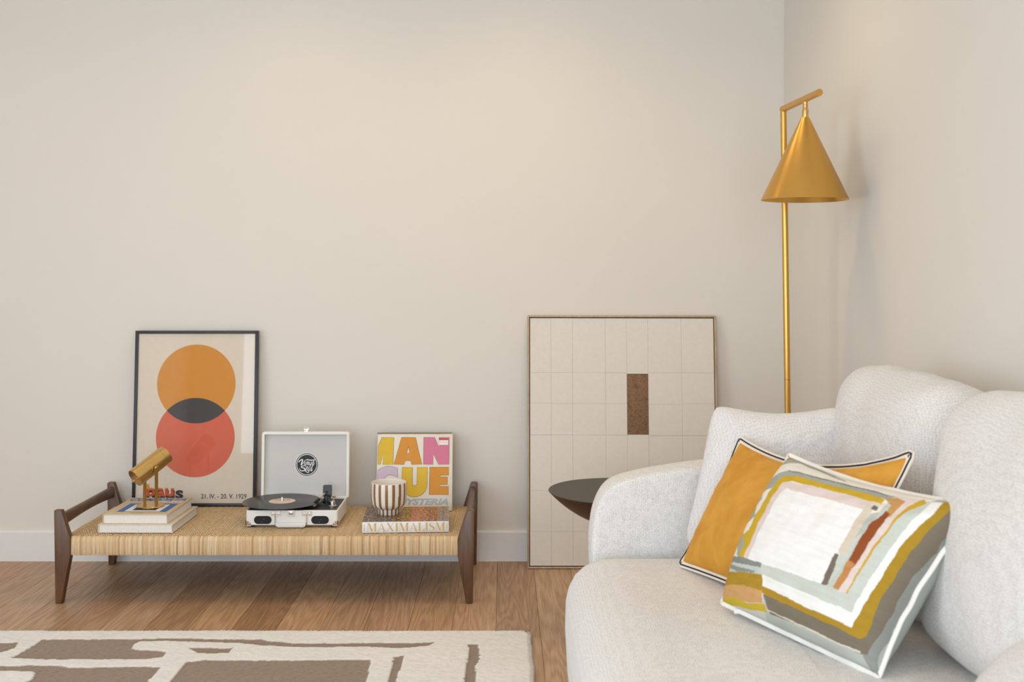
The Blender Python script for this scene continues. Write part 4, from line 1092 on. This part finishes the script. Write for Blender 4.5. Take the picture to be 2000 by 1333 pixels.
mb = MB(); mb.prism(rrect(RX0 + 0.006, RX1 - 0.008, RY0 + 0.006, RY1 - 0.008, 0.01, 3), 0.0005, RZ - 0.009, XY); link('rug_backing', mb, 'linen_edge', rug)
# loose wool tufts standing out along the far and right borders
verts = []; faces = []; cols = []
def tuft(p, d, L, w, c):
    d = Vector(d).normalized(); s_ = d.cross(Vector((0, 0, 1))); s_ = s_.normalized() if s_.length > 1e-4 else Vector((1, 0, 0))
    b = len(verts); p = Vector(p); m_ = p + d * L * 0.55 + Vector((0, 0, L * 0.12)); e = p + d * L - Vector((0, 0, L * 0.15))
    verts.extend([tuple(p - s_ * w), tuple(p + s_ * w), tuple(m_ + s_ * w * 0.8), tuple(m_ - s_ * w * 0.8), tuple(e)])
    faces.extend([(b, b + 1, b + 2, b + 3), (b + 3, b + 2, b + 4)]); cols.extend([c] * 5)
for _ in range(9000):
    x = random.uniform(-1.9, RX1 - 0.02); k = random.uniform(0.88, 1.0)
    wv = 0.006 * noise.noise(Vector((x * 6, 0, 3)))
    tuft((x, RY1 + wv - 0.006, random.uniform(0.002, 0.0125)), (random.uniform(-.5, .5), 1, random.uniform(-.1, .35)), random.uniform(0.006, 0.011), 0.0012, tuple(creamc * k))
for _ in range(7000):
    y = random.uniform(2.6, RY1 - 0.012); k = random.uniform(0.88, 1.0)
    wv = 0.005 * noise.noise(Vector((0, y * 9, 8))) - max(0, y - (RY1 - 0.035)) * 0.35
    tuft((RX1 + wv - 0.006, y, random.uniform(0.002, 0.0125)), (1, random.uniform(-.5, .5), random.uniform(-.1, .35)), random.uniform(0.006, 0.011), 0.0012, tuple(creamc * k))
mb = MB(); mb.add(verts, faces, 0, cols)
o = link('border_tufts', mb, 'rug', rug, 0, recalc=False); tag(o, kind='stuff')

# ================================================================== SOFA
sofa = thing('sofa', (0.62, 2.1, 0), 'ivory boucle sofa with a rounded arm along the right wall', 'sofa')
ol = resample(rrect(0.158, 1.06, 0.75, 2.995, 0.13, 10), 220)
prof = [(0.06, 0.022), (0.03, 0.03), (0.016, 0.06), (0.006, 0.15), (0.0, 0.26), (0.002, 0.33), (0.010, 0.365), (0.024, 0.392), (0.046, 0.414), (0.075, 0.428), (0.105, 0.435), (0.125, 0.4375)]
mb = MB(); mb.loft(ol, prof, XY, True, False)
# crowned top
n0 = len(prof) - 1; N_ = len(ol)
cxy = np.array([(v[0], v[1]) for v in mb.v[n0 * N_:]]); cen = np.array([0.62, 1.87])
for j, f in enumerate((0.85, 0.7, 0.5, 0.3, 0.1)):
    for p in cxy:
        qx, qy = cen + (p - cen) * np.array([f, 0.9 + 0.1 * f if f > 0.1 else 0.9])
        mb.v.append((qx, qy, 0.4375 + 0.008 * (1 - f) + 0.004 * noise.noise(Vector((qx * 4, qy * 4, 0)))))
for j in range(n0, n0 + 5):
    for k in range(N_):
        mb.f.append((j * N_ + k, j * N_ + (k + 1) % N_, (j + 1) * N_ + (k + 1) % N_, (j + 1) * N_ + k)); mb.mi.append(0)
mb.f.append(tuple((n0 + 5) * N_ + k for k in range(N_))); mb.mi.append(0)
link('seat', mb, 'boucle', sofa, 60)
arm = [(0.252, 0.03), (0.246, 0.25), (0.239, 0.42), (0.243, 0.495), (0.254, 0.545), (0.276, 0.588), (0.312, 0.614), (0.379, 0.633), (0.446, 0.645), (0.537, 0.658), (0.75, 0.680), (1.0, 0.690)]
arm_o = [(p.x, p.y) for p in spline([(a, b) for (a, b) in arm], 6)] + [(1.10, 0.69), (1.13, 0.66), (1.135, 0.6), (1.135, 0.03)]
arm_o = resample(arm_o, 260)[::-1]   # ccw seen with y towards the room
mb = MB(); mb.loft(arm_o, [(0.02, 2.999), (0.008, 2.9995), (0.003, 3.002), (0.0012, 3.005), (0.0042, 3.007), (0.0012, 3.010), (0.0, 3.02), (-0.003, 3.06), (-0.002, 3.10), (0.006, 3.145), (0.020, 3.178), (0.042, 3.198), (0.075, 3.205)], lambda a, b, h: Vector((a, h, b)))
link('arm', mb, 'boucle', sofa, 60)
mb = MB(); mb.loft(resample(rrect(1.055, 1.14, 0.75, 3.02, 0.035, 6), 120), [(0.0, 0.03), (0.0, 0.62), (0.012, 0.66), (0.04, 0.68)], XY); link('backrest', mb, 'boucle', sofa, 60)
for (x, y) in ((0.28, 2.88), (1.03, 2.88), (0.28, 0.9), (1.03, 0.9)):
    mb = MB(); mb.lathe([(0, 0.0), (0.018, 0.0), (0.024, 0.028), (0, 0.028)], Matrix.Translation((x, y, 0.0005)), 20); link('foot', mb, 'black_plastic', sofa)

def puffy(c, half, tilt_y=0.0, rot_z=0.0, r=0.1, n=26, puff=0.03, amp=0.008, seed=0, tilt_x=0.0):
    """soft rounded block: a rounded box with bulging faces and gentle unevenness"""
    T = Matrix.Translation(c) @ Matrix.Rotation(rot_z, 4, 'Z') @ Matrix.Rotation(tilt_y, 4, 'Y') @ Matrix.Rotation(tilt_x, 4, 'X')
    bm = bmesh.new(); bmesh.ops.create_cube(bm, size=2)
    bmesh.ops.subdivide_edges(bm, edges=bm.edges[:], cuts=n, use_grid_fill=True)
    H = Vector(half); vs_ = []
    for v in bm.verts:
        q = Vector([math.sin(x * PI / 2) if abs(x) < 1 else x for x in v.co]); q = Vector((q.x * H.x, q.y * H.y, q.z * H.z))
        rr = [min(r, h * 0.98) for h in H]
        c_ = Vector([max(-(H[k] - rr[k]), min(H[k] - rr[k], q[k])) for k in range(3)])
        d = Vector([(q[k] - c_[k]) / rr[k] for k in range(3)])
        L = (abs(d.x) ** 2.2 + abs(d.y) ** 2.2 + abs(d.z) ** 2.2) ** (1 / 2.2)
        if L > 1e-9: d = d / L
        p = c_ + Vector([d[k] * rr[k] for k in range(3)])
        # bulge
        w = Vector((p.x / H.x, p.y / H.y, p.z / H.z))
        p.x += puff * math.copysign(1, p.x) * max(0, 1 - w.y ** 2) * max(0, 1 - w.z ** 2) * abs(w.x)
        p.z += puff * 0.5 * math.copysign(1, p.z) * max(0, 1 - w.x ** 2) * max(0, 1 - w.y ** 2) * abs(w.z)
        p.y += puff * 0.3 * math.copysign(1, p.y) * max(0, 1 - w.x ** 2) * max(0, 1 - w.z ** 2) * abs(w.y)
        nv = noise.noise_vector(p * 6 + Vector((seed * 7.3, seed, 0))); p += nv * amp
        nv = noise.noise_vector(p * 17 + Vector((seed * 3.3, seed, 9))); p += nv * amp * 0.3
        vs_.append(T @ p)
    bm.verts.index_update()
    mb = MB(); mb.add(vs_, [[v.index for v in f.verts] for f in bm.faces]); bm.free(); return mb
grp = 'loose back cushions of the sofa'
mb = puffy((0.956, 2.627, 0.684), (0.105, 0.335, 0.255), 0.12, 0.0, 0.10, 28, 0.03, 0.012, 1)
solo('back_cushion', (0.956, 2.605, 0.435), mb, 'boucle', 'tall puffy ivory back cushion nearest the corner lamp', 'cushion', grp, 80)
mb = puffy((0.955, 1.855, 0.693), (0.11, 0.385, 0.255), 0.14, 0.0, 0.105, 28, 0.035, 0.011, 2)
solo('back_cushion', (0.935, 1.83, 0.44), mb, 'boucle', 'puffy ivory back cushion at the right edge behind the printed cushion', 'cushion', grp, 80)

# ------------------------------------------------------------------ scatter cushions
def pillow(BL, BR, TR, TL, Tf, Tb, n=56, m=44, pin=0.05, e=0.6, wr=0.004, seed=1, corner=0.0, colfn=None, sag=0.0):
    BL, BR, TR, TL = map(Vector, (BL, BR, TR, TL))
    nrm = ((BR - BL).cross(TL - BL) + (TR - TL).cross(TR - BR)).normalized()
    us = [math.sin(PI / 2 * (2 * i / n - 1)) for i in range(n + 1)]; ts = [math.sin(PI / 2 * (2 * j / m - 1)) for j in range(m + 1)]
    def base(s, t):
        pl, pr_, pb, pt = pin if isinstance(pin, tuple) else (pin,) * 4      # left, right, bottom, top edge drawn in
        s2 = s * (1 - (pr_ if s > 0 else pl) * (1 - t * t) * abs(s) ** 1.5); t2 = t * (1 - (pt if t > 0 else pb) * (1 - s * s) * abs(t) ** 1.5)
        cr = 1 - corner * (abs(s) * abs(t)) ** 6; s2 *= cr; t2 *= cr
        a, b = (s2 + 1) / 2, (t2 + 1) / 2
        p = BL * (1 - a) * (1 - b) + BR * a * (1 - b) + TR * a * b + TL * (1 - a) * b
        return p - Vector((0, 0, sag * (1 - s * s) * max(0, t)))
    def hgt(s, t, q):
        f = max(0.0, (1 - abs(s) ** 2.4)) * max(0.0, (1 - abs(t) ** 2.4))
        h = f ** e
        edge = 4 * f * (1 - f)
        wv = noise.noise(Vector((s * 4 + seed * 3, t * 4, q * 5))) * 0.5 + noise.noise(Vector((s * 9, t * 9 + seed, q * 3))) * 0.35
        ang = math.atan2(t, s)
        rad = noise.noise(Vector((math.cos(ang) * 6 + seed, math.sin(ang) * 6, q * 7 + 2))) * (abs(s * t) ** 0.8)
        return h, (wv * 0.6 + rad * 1.2) * wr * min(1, f * 3)
    mb = MB(); idf = {}; idb = {}
    cols = []
    for j, t in enumerate(ts):
        for i, s in enumerate(us):
            p = base(s, t); h, w = hgt(s, t, 0)
            idf[i, j] = len(mb.v); mb.v.append(tuple(p + nrm * (Tf * h + w)))
            if colfn: cols.append(colfn((s + 1) / 2, (t + 1) / 2, True))
            if i in (0, n) or j in (0, m): idb[i, j] = idf[i, j]
    for j, t in enumerate(ts):
        for i, s in enumerate(us):
            if (i, j) in idb: continue
            p = base(s, t); h, w = hgt(s, t, 1)
            idb[i, j] = len(mb.v); mb.v.append(tuple(p - nrm * (Tb * h + w)))
            if colfn: cols.append(colfn((s + 1) / 2, (t + 1) / 2, False))
    for j in range(m):
        for i in range(n):
            mb.f.append([idf[i, j], idf[i + 1, j], idf[i + 1, j + 1], idf[i, j + 1]])
            mb.f.append([idb[i, j], idb[i, j + 1], idb[i + 1, j + 1], idb[i + 1, j]])
    mb.mi = [0] * len(mb.f)
    if colfn: mb.c = cols
    loop = [base(us[i], -1) for i in range(n)] + [base(1, ts[j]) for j in range(m)] + [base(us[n - i], 1) for i in range(n)] + [base(-1, ts[m - j]) for j in range(m)]
    return mb, loop, nrm
def flange(loop, nrm, w0, w1, th, wav=0.0, seed=0):
    """flat border band running round a cushion, from w0 inside the seam to w1 outside"""
    n = len(loop); cen = sum(loop, Vector()) / n; mb = MB(); vs_ = []; fs = []
    for i, p in enumerate(loop):
        t = (loop[(i + 1) % n] - loop[(i - 1) % n]).normalized(); o = t.cross(nrm).normalized()
        if o.dot(p - cen) < 0: o = -o
        wv = nrm * (wav * noise.noise(Vector(p) * 22 + Vector((seed, 0, 0))))
        for (d, h) in ((-w0, -th), (w1, -th * 0.8), (w1 + th * 0.4, 0), (w1, th * 0.8), (-w0, th)):
            vs_.append(p + o * d + nrm * h + wv)
    for i in range(n):
        for k in range(5): fs.append((i * 5 + k, i * 5 + (k + 1) % 5, ((i + 1) % n) * 5 + (k + 1) % 5, ((i + 1) % n) * 5 + k))
    mb.add(vs_, fs); return mb

# ivory scatter cushion against the far arm
mb, loop, nrm = pillow((0.462, 2.885, 0.462), (0.885, 2.74, 0.455), W(1652, 786, 2.86), W(1392, 784, 2.95), 0.095, 0.05, 60, 60, 0.05, 0.45, 0.016, 3, corner=0.09, sag=0.022)
solo('scatter_cushion', (0.69, 2.82, 0.445), mb, 'boucle_fine', 'small square ivory cushion leaning on the sofa arm behind the mustard one', 'cushion', None, 80)
# pale cushion at the near end, only its corner in view
mb, loop, nrm = pillow((0.735, 1.80, 0.458), (0.705, 1.40, 0.456), (0.90, 1.42, 0.70), W(2075, 1200, 1.82), 0.06, 0.04, 40, 40, 0.04, 0.5, 0.006, 9)
solo('scatter_cushion', (0.83, 1.6, 0.445), mb, 'boucle_fine', 'pale cushion cut off by the bottom right corner', 'cushion', None, 80)

# mustard velvet cushion
mst = thing('velvet_cushion', (0.60, 2.5, 0.44), 'mustard velvet cushion with black-corded cream border behind the printed cushion', 'cushion')
BL, TL_, TR_ = W(1333, 1108, 2.774), W(1446, 864, 2.81), W(1777, 892, 2.21)
BR_ = Vector((0.68, 2.22, 0.462)); BL.z = 0.458
mb, loop, nrm = pillow(BL, BR_, TR_, TL_, 0.07, 0.05, 72, 56, 0.05, 0.5, 0.009, 5, sag=0.04)
link('cover', mb, 'velvet', mst, 80)
link('border', flange(loop, nrm, 0.004, 0.0135, 0.0022, 0.003, 1), 'piping', mst, 60)
cen = sum(loop, Vector()) / len(loop); cord = []
for i, p in enumerate(loop):
    t = (loop[(i + 1) % len(loop)] - loop[(i - 1) % len(loop)]).normalized(); o_ = t.cross(nrm).normalized()
    if o_.dot(p - cen) < 0: o_ = -o_
    cord.append(p + o_ * 0.0075 + nrm * (0.0026 + 0.003 * noise.noise(Vector(p) * 22 + Vector((1, 0, 0)))))
mb = MB(); mb.tube(cord, 0.0019, 8, closed=True); link('cord', mb, 'black_cord', mst, 60)

# printed linen cushion : brush-stroke print laid out in the cushion's own square
# colour and outline of every stroke, u along the bottom edge, v up the left edge
PRINT = [
    ((186, 190, 180), [(-0.026,0.117), (-0.026,0.122), (-0.026,0.125), (0.141,0.163), (0.25,0.174), (0.335,0.182), (0.371,0.121), (0.392,0.063), (0.371,0.006), (0.414,0), (0.489,0), (0.569,-0.05), (0.654,-0.05), (0.731,-0.05), (0.81,-0.05), (0.886,-0.05), (0.959,-0.05), (1.03,-0.05), (1.05,-0.05), (1.05,0.006), (1.05,0.083), (1.05,0.159), (1.05,0.238), (1.05,0.314), (1.05,0.394), (1.05,0.472), (1.05,0.551), (1.05,0.632), (1.05,0.707), (1.05,0.786), (1.05,0.859), (1.05,0.931), (1.05,1), (1.05,1.05), (1.05,1.05), (1.042,1.049), (0.974,1.046), (0.922,1.044), (0.868,1.042), (0.814,1.041), (0.737,0.986), (0.714,0.953), (0.669,0.93), (0.633,0.898), (0.582,0.876), (0.537,0.848), (0.481,0.822), (0.451,0.76), (0.418,0.702), (0.381,0.645), (0.342,0.586), (0.293,0.535), (0.244,0.48), (0.185,0.424), (0.001,0.385), (-0.014,0.299), (-0.015,0.238), (-0.024,0.181)]),
    ((236, 229, 216), [(-0.047,-0.046), (-0.048,-0.047), (0.095,0.017), (0.237,0.058), (0.36,0.098), (0.367,0.178), (0.374,0.262), (0.367,0.341), (0.36,0.424), (0.345,0.51), (0.407,0.546), (0.47,0.586), (0.53,0.625), (0.582,0.664), (0.629,0.706), (0.679,0.743), (0.724,0.786), (0.766,0.822), (0.8,0.866), (0.832,0.907), (0.859,0.947), (0.867,0.994), (0.859,1.042), (0.796,1.042), (0.728,1.042), (0.662,1.041), (0.586,1.042), (0.508,1.042), (0.426,1.043), (0.342,1.044), (0.25,1.046), (0.15,1.048), (0.05,1.049), (-0.05,1.05), (-0.045,1.037), (-0.031,0.964), (-0.021,0.878), (-0.018,0.786), (-0.011,0.701), (-0.015,0.617), (-0.014,0.522), (-0.01,0.444), (-0.007,0.357), (-0.015,0.273), (-0.019,0.21), (-0.026,0.097), (-0.032,0.014)]),
    ((150, 152, 146), [(1.014,-0.05), (0.995,0.049), (0.999,0.114), (1,0.178), (1,0.249), (1.05,0.299), (1.05,0.378), (1.05,0.456), (1.05,0.533), (1.05,0.606), (1.05,0.68), (1.05,0.757), (1.05,0.828), (1.05,0.898), (1.05,0.97), (1,0.989), (0.949,0.997), (0.98,0.91), (0.986,0.833), (0.989,0.76), (0.99,0.688), (0.989,0.611), (0.987,0.54), (0.987,0.47), (0.987,0.399), (0.984,0.326), (0.981,0.257), (0.973,0.19), (0.964,0.121), (0.946,0.051)]),
    ((128, 118, 102), [(0.367,0.131), (0.422,0.047), (0.575,0.056), (0.662,0.056), (0.743,0.058), (0.812,0.056), (0.877,0.056), (0.937,0.056), (0.963,0.065), (0.978,0.138), (0.986,0.214), (0.99,0.289), (0.992,0.365), (0.992,0.444), (0.991,0.52), (0.995,0.586), (0.998,0.65), (0.999,0.711), (1,0.773), (1,0.837), (0.999,0.902), (0.996,0.969), (0.929,0.997), (0.889,0.969), (0.898,0.898), (0.898,0.833), (0.886,0.773), (0.869,0.711), (0.856,0.65), (0.84,0.591), (0.815,0.53), (0.791,0.47), (0.763,0.414), (0.737,0.355), (0.703,0.294), (0.669,0.231), (0.6,0.21), (0.526,0.182), (0.448,0.159)]),
    ((176, 140, 48), [(0.324,0.24), (0.353,0.134), (0.433,0.134), (0.511,0.131), (0.586,0.131), (0.655,0.131), (0.73,0.127), (0.8,0.127), (0.864,0.124), (0.927,0.124), (0.946,0.148), (0.949,0.244), (0.942,0.341), (0.949,0.414), (0.95,0.495), (0.952,0.571), (0.952,0.65), (0.955,0.716), (0.955,0.781), (0.954,0.848), (0.957,0.916), (0.933,0.996), (0.893,0.971), (0.896,0.902), (0.891,0.837), (0.872,0.773), (0.846,0.716), (0.823,0.655), (0.797,0.591), (0.763,0.535), (0.734,0.475), (0.69,0.414), (0.629,0.38), (0.56,0.345), (0.489,0.312), (0.407,0.275)]),
    ((242, 240, 235), [(0.328,0.24), (0.349,0.174), (0.429,0.17), (0.504,0.167), (0.578,0.163), (0.647,0.159), (0.734,0.159), (0.806,0.159), (0.877,0.159), (0.896,0.257), (0.9,0.355), (0.907,0.429), (0.909,0.51), (0.911,0.586), (0.909,0.664), (0.915,0.738), (0.921,0.81), (0.921,0.883), (0.9,0.967), (0.856,0.949), (0.854,0.879), (0.848,0.814), (0.823,0.756), (0.8,0.693), (0.772,0.635), (0.74,0.576), (0.71,0.52), (0.672,0.46), (0.611,0.419), (0.549,0.375), (0.485,0.331), (0.407,0.284)]),
    ((203, 207, 197), [(0.307,0.289), (0.331,0.236), (0.437,0.231), (0.53,0.231), (0.629,0.227), (0.71,0.227), (0.785,0.231), (0.856,0.231), (0.867,0.326), (0.869,0.419), (0.874,0.485), (0.879,0.551), (0.881,0.62), (0.879,0.688), (0.879,0.756), (0.886,0.848), (0.864,0.953), (0.832,0.947), (0.823,0.879), (0.809,0.81), (0.788,0.747), (0.76,0.688), (0.724,0.625), (0.69,0.566), (0.651,0.505), (0.586,0.465), (0.522,0.424), (0.455,0.38), (0.385,0.336)]),
    ((226, 209, 200), [(0.835,0.953), (0.835,0.873), (0.829,0.798), (0.82,0.72), (0.82,0.64), (0.809,0.566), (0.809,0.48), (0.812,0.394), (0.803,0.312), (0.769,0.303), (0.769,0.38), (0.769,0.46), (0.775,0.54), (0.782,0.62), (0.785,0.706), (0.775,0.798), (0.72,0.935), (0.779,0.944)]),
    ((205, 165, 50), [(0.826,0.963), (0.812,0.889), (0.818,0.781), (0.815,0.706), (0.815,0.635), (0.809,0.566), (0.809,0.48), (0.812,0.389), (0.803,0.307), (0.809,0.307), (0.82,0.389), (0.82,0.475), (0.82,0.561), (0.826,0.63), (0.823,0.702), (0.829,0.773), (0.835,0.869), (0.856,0.932)]),
    ((238, 224, 208), [(0.753,0.294), (0.763,0.38), (0.772,0.465), (0.779,0.53), (0.782,0.601), (0.788,0.669), (0.785,0.738), (0.779,0.814), (0.766,0.818), (0.775,0.743), (0.775,0.674), (0.772,0.601), (0.766,0.535), (0.76,0.47), (0.75,0.385), (0.74,0.298)]),
    ((196, 202, 190), [(0.724,0.892), (0.734,0.802), (0.74,0.716), (0.734,0.63), (0.73,0.551), (0.73,0.47), (0.717,0.389), (0.707,0.307), (0.76,0.294), (0.769,0.375), (0.779,0.454), (0.785,0.535), (0.788,0.615), (0.788,0.697), (0.788,0.777), (0.779,0.862)]),
    ((242, 240, 236), [(0.194,0.773), (0.29,0.777), (0.371,0.786), (0.444,0.794), (0.534,0.79), (0.611,0.786), (0.686,0.786), (0.697,0.674), (0.697,0.571), (0.697,0.485), (0.686,0.394), (0.679,0.307), (0.6,0.303), (0.522,0.298), (0.437,0.294), (0.342,0.289), (0.16,0.284), (0.168,0.365), (0.171,0.444), (0.171,0.52), (0.185,0.601), (0.197,0.683)]),
    ((226, 208, 200), [(0.154,0.814), (0.247,0.822), (0.324,0.83), (0.396,0.841), (0.466,0.848), (0.537,0.852), (0.608,0.852), (0.672,0.859), (0.73,0.862), (0.7,0.802), (0.679,0.781), (0.608,0.781), (0.537,0.777), (0.451,0.781), (0.381,0.773), (0.307,0.769), (0.215,0.769), (0.197,0.716), (0.197,0.601), (0.191,0.49), (0.197,0.385), (0.191,0.284), (0.149,0.28), (0.152,0.365), (0.149,0.454), (0.144,0.54), (0.146,0.62), (0.154,0.697), (0.144,0.781)]),
    ((206, 170, 52), [(0.128,0.859), (0.234,0.886), (0.335,0.892), (0.425,0.902), (0.5,0.898), (0.571,0.895), (0.637,0.898), (0.703,0.892), (0.71,0.848), (0.633,0.848), (0.552,0.848), (0.466,0.844), (0.389,0.841), (0.303,0.833), (0.212,0.83), (0.16,0.806), (0.16,0.729), (0.157,0.615), (0.152,0.505), (0.163,0.394), (0.16,0.284), (0.104,0.28), (0.002,0.38), (0.104,0.454), (0.1,0.546), (0.111,0.655), (0.109,0.769)]),
    ((168, 172, 160), [(0.111,0.892), (0.182,0.913), (0.266,0.916), (0.349,0.916), (0.422,0.919), (0.489,0.924), (0.556,0.924), (0.64,0.932), (0.727,0.932), (0.717,0.895), (0.647,0.895), (0.578,0.895), (0.519,0.889), (0.448,0.886), (0.378,0.879), (0.297,0.879), (0.218,0.876), (0.128,0.855), (0.107,0.751), (0.001,0.669), (0.107,0.546), (0.002,0.475), (0.114,0.37), (0.119,0.284), (0.085,0.284), (0.006,0.385), (0.009,0.475), (0.015,0.566), (0.071,0.664), (0.008,0.79)]),
    ((120, 122, 116), [(0.121,0.895), (0.244,0.905), (0.353,0.91), (0.425,0.916), (0.493,0.919), (0.556,0.924), (0.626,0.924), (0.69,0.924), (0.686,0.932), (0.619,0.935), (0.552,0.932), (0.485,0.93), (0.418,0.924), (0.345,0.919), (0.24,0.91), (0.119,0.902)]),
    ((168, 172, 160), [(0.004,0.905), (0.061,0.944), (0.126,0.981), (0.297,0.967), (0.378,0.957), (0.459,0.947), (0.451,0.957), (0.36,0.977), (0.253,0.995), (0.044,1.049), (0.009,0.972), (-0.029,0.948)]),
    ((196, 150, 70), [(-0.028,0.934), (-0.037,1), (-0.038,1.05), (0.056,0.991), (0.006,0.955)]),
    ((198, 150, 92), [(0.703,0.892), (0.737,0.924), (0.779,0.913), (0.788,0.859), (0.794,0.781), (0.766,0.79), (0.753,0.859)]),
    ((150, 82, 46), [(0.756,0.814), (0.743,0.72), (0.737,0.596), (0.74,0.525), (0.743,0.46), (0.782,0.449), (0.785,0.586), (0.788,0.702), (0.782,0.798)]),
    ((196, 138, 84), [(0.743,0.48), (0.737,0.404), (0.737,0.312), (0.766,0.307), (0.775,0.394), (0.779,0.47)]),
    ((216, 203, 182), [(0.662,0.826), (0.665,0.683), (0.672,0.586), (0.683,0.495), (0.717,0.49), (0.714,0.581), (0.714,0.669), (0.7,0.81)]),
    ((120, 108, 94), [(0.693,0.798), (0.72,0.794), (0.714,0.822), (0.69,0.826)]),
    ((124, 112, 98), [(0.669,0.485), (0.665,0.419), (0.672,0.307), (0.703,0.307), (0.693,0.419), (0.693,0.485)]),
    ((200, 206, 196), [(-0.015,0.233), (0.182,0.266), (0.317,0.28), (0.338,0.231), (0.244,0.21), (0.139,0.19), (-0.026,0.146)]),
    ((140, 144, 138), [(0.013,0.271), (0.197,0.289), (0.307,0.289), (0.314,0.266), (0.165,0.249), (0.014,0.236)]),
    ((146, 150, 144), [(0.008,0.227), (0.177,0.227), (0.273,0.236), (0.273,0.223), (0.154,0.198), (0.035,0.202)]),
    ((176, 140, 50), [(-0.025,0.168), (0.157,0.198), (0.331,0.231), (0.353,0.145), (0.218,0.127), (-0.027,0.058)]),
    ((208, 162, 108), [(-0.026,0.079), (0.215,0.134), (0.356,0.145), (0.367,0.081), (0.218,0.051), (-0.036,-0.007)]),
    ((204, 178, 60), [(-0.036,-0.003), (0.123,0.047), (0.244,0.051), (0.385,0.084), (0.403,0.049), (0.263,0.023), (0.091,0.003), (-0.048,-0.046)]),
    ((228, 216, 196), [(0.396,0.058), (0.504,0.058), (0.582,0.056), (0.658,0.056), (0.73,0.053), (0.8,0.051), (0.872,0.056), (0.935,0.058), (0.937,0.068), (0.874,0.063), (0.803,0.058), (0.737,0.063), (0.665,0.065), (0.586,0.063), (0.507,0.063), (0.4,0.063)]),
]
layers_uv = [(np.array(srgb(*c)), pg) for c, pg in PRINT]
NU, NV = 420, 310
UG = np.array([(math.sin(PI / 2 * (2 * i / NU - 1)) + 1) / 2 for i in range(NU + 1)]); VG = np.array([(math.sin(PI / 2 * (2 * j / NV - 1)) + 1) / 2 for j in range(NV + 1)])
UU, VV = np.meshgrid(UG, VG)
wob = np.array([[noise.noise_vector(Vector((u * 14, v * 14, 4)))[:2] for u in UG] for v in VG]) * 0.004 + np.array([[noise.noise_vector(Vector((u * 90, v * 90, 1)))[:2] for u in UG] for v in VG]) * 0.0009
CC = np.zeros((NV + 1, NU + 1, 3)); CC[:] = srgb(206, 206, 198)
for c, pg in layers_uv:
    msk = in_poly(UU + wob[..., 0], VV + wob[..., 1], pg); CC[msk] = c
streak = np.array([[noise.noise(Vector((u * 7, v * 45, 2))) for u in UG] for v in VG])
CC *= (1 + 0.06 * streak)[..., None]
COLS = {}
for j in range(NV + 1):
    for i in range(NU + 1): COLS[(round(float(UG[i]), 7), round(float(VG[j]), 7))] = tuple(float(x) for x in CC[j, i])
backc = srgb(184, 188, 180); backb = srgb(150, 146, 134); bocher = srgb(176, 140, 60)
def colfn(u, v, frontside):
    if frontside: return COLS.get((round(u, 7), round(v, 7)), (0.6, 0.6, 0.6))
    if u > 0.93: return backc
    if u > 0.84: return backb
    if u > 0.78: return bocher
    return srgb(236, 230, 220)
prt = thing('printed_cushion', (0.66, 2.2, 0.44), 'white linen cushion with ochre, grey and rust brush-stroke print in front', 'cushion')
BL = W(1412, 1176, 2.415); BR_ = W(1714, 1318, 2.01); TR_ = W(1914, 990, 2.02); TL_ = W(1543, 893, 2.46)
mb, loop, nrm = pillow(BL, BR_, TR_, TL_, 0.085, 0.105, NU, NV, (-0.03, 0.10, 0.0, 0.10), 0.42, 0.009, 11, colfn=colfn)
link('cover', mb, 'linen', prt, 80, recalc=False)
link('border', flange(loop, nrm, 0.003, 0.0075, 0.0032, 0.006, 4), 'linen_edge', prt, 60)
lb = W(1441, 1195, 2.36)
mb = MB(); mb.box(lb, (0.016, 0.003, 0.010), None, 0.0008); link('care_label', mb, 'linen_edge', prt)

# ------------------------------------------------------------------ tidy up
for o in bpy.data.objects:
    if '_w' in o: del o['_w']
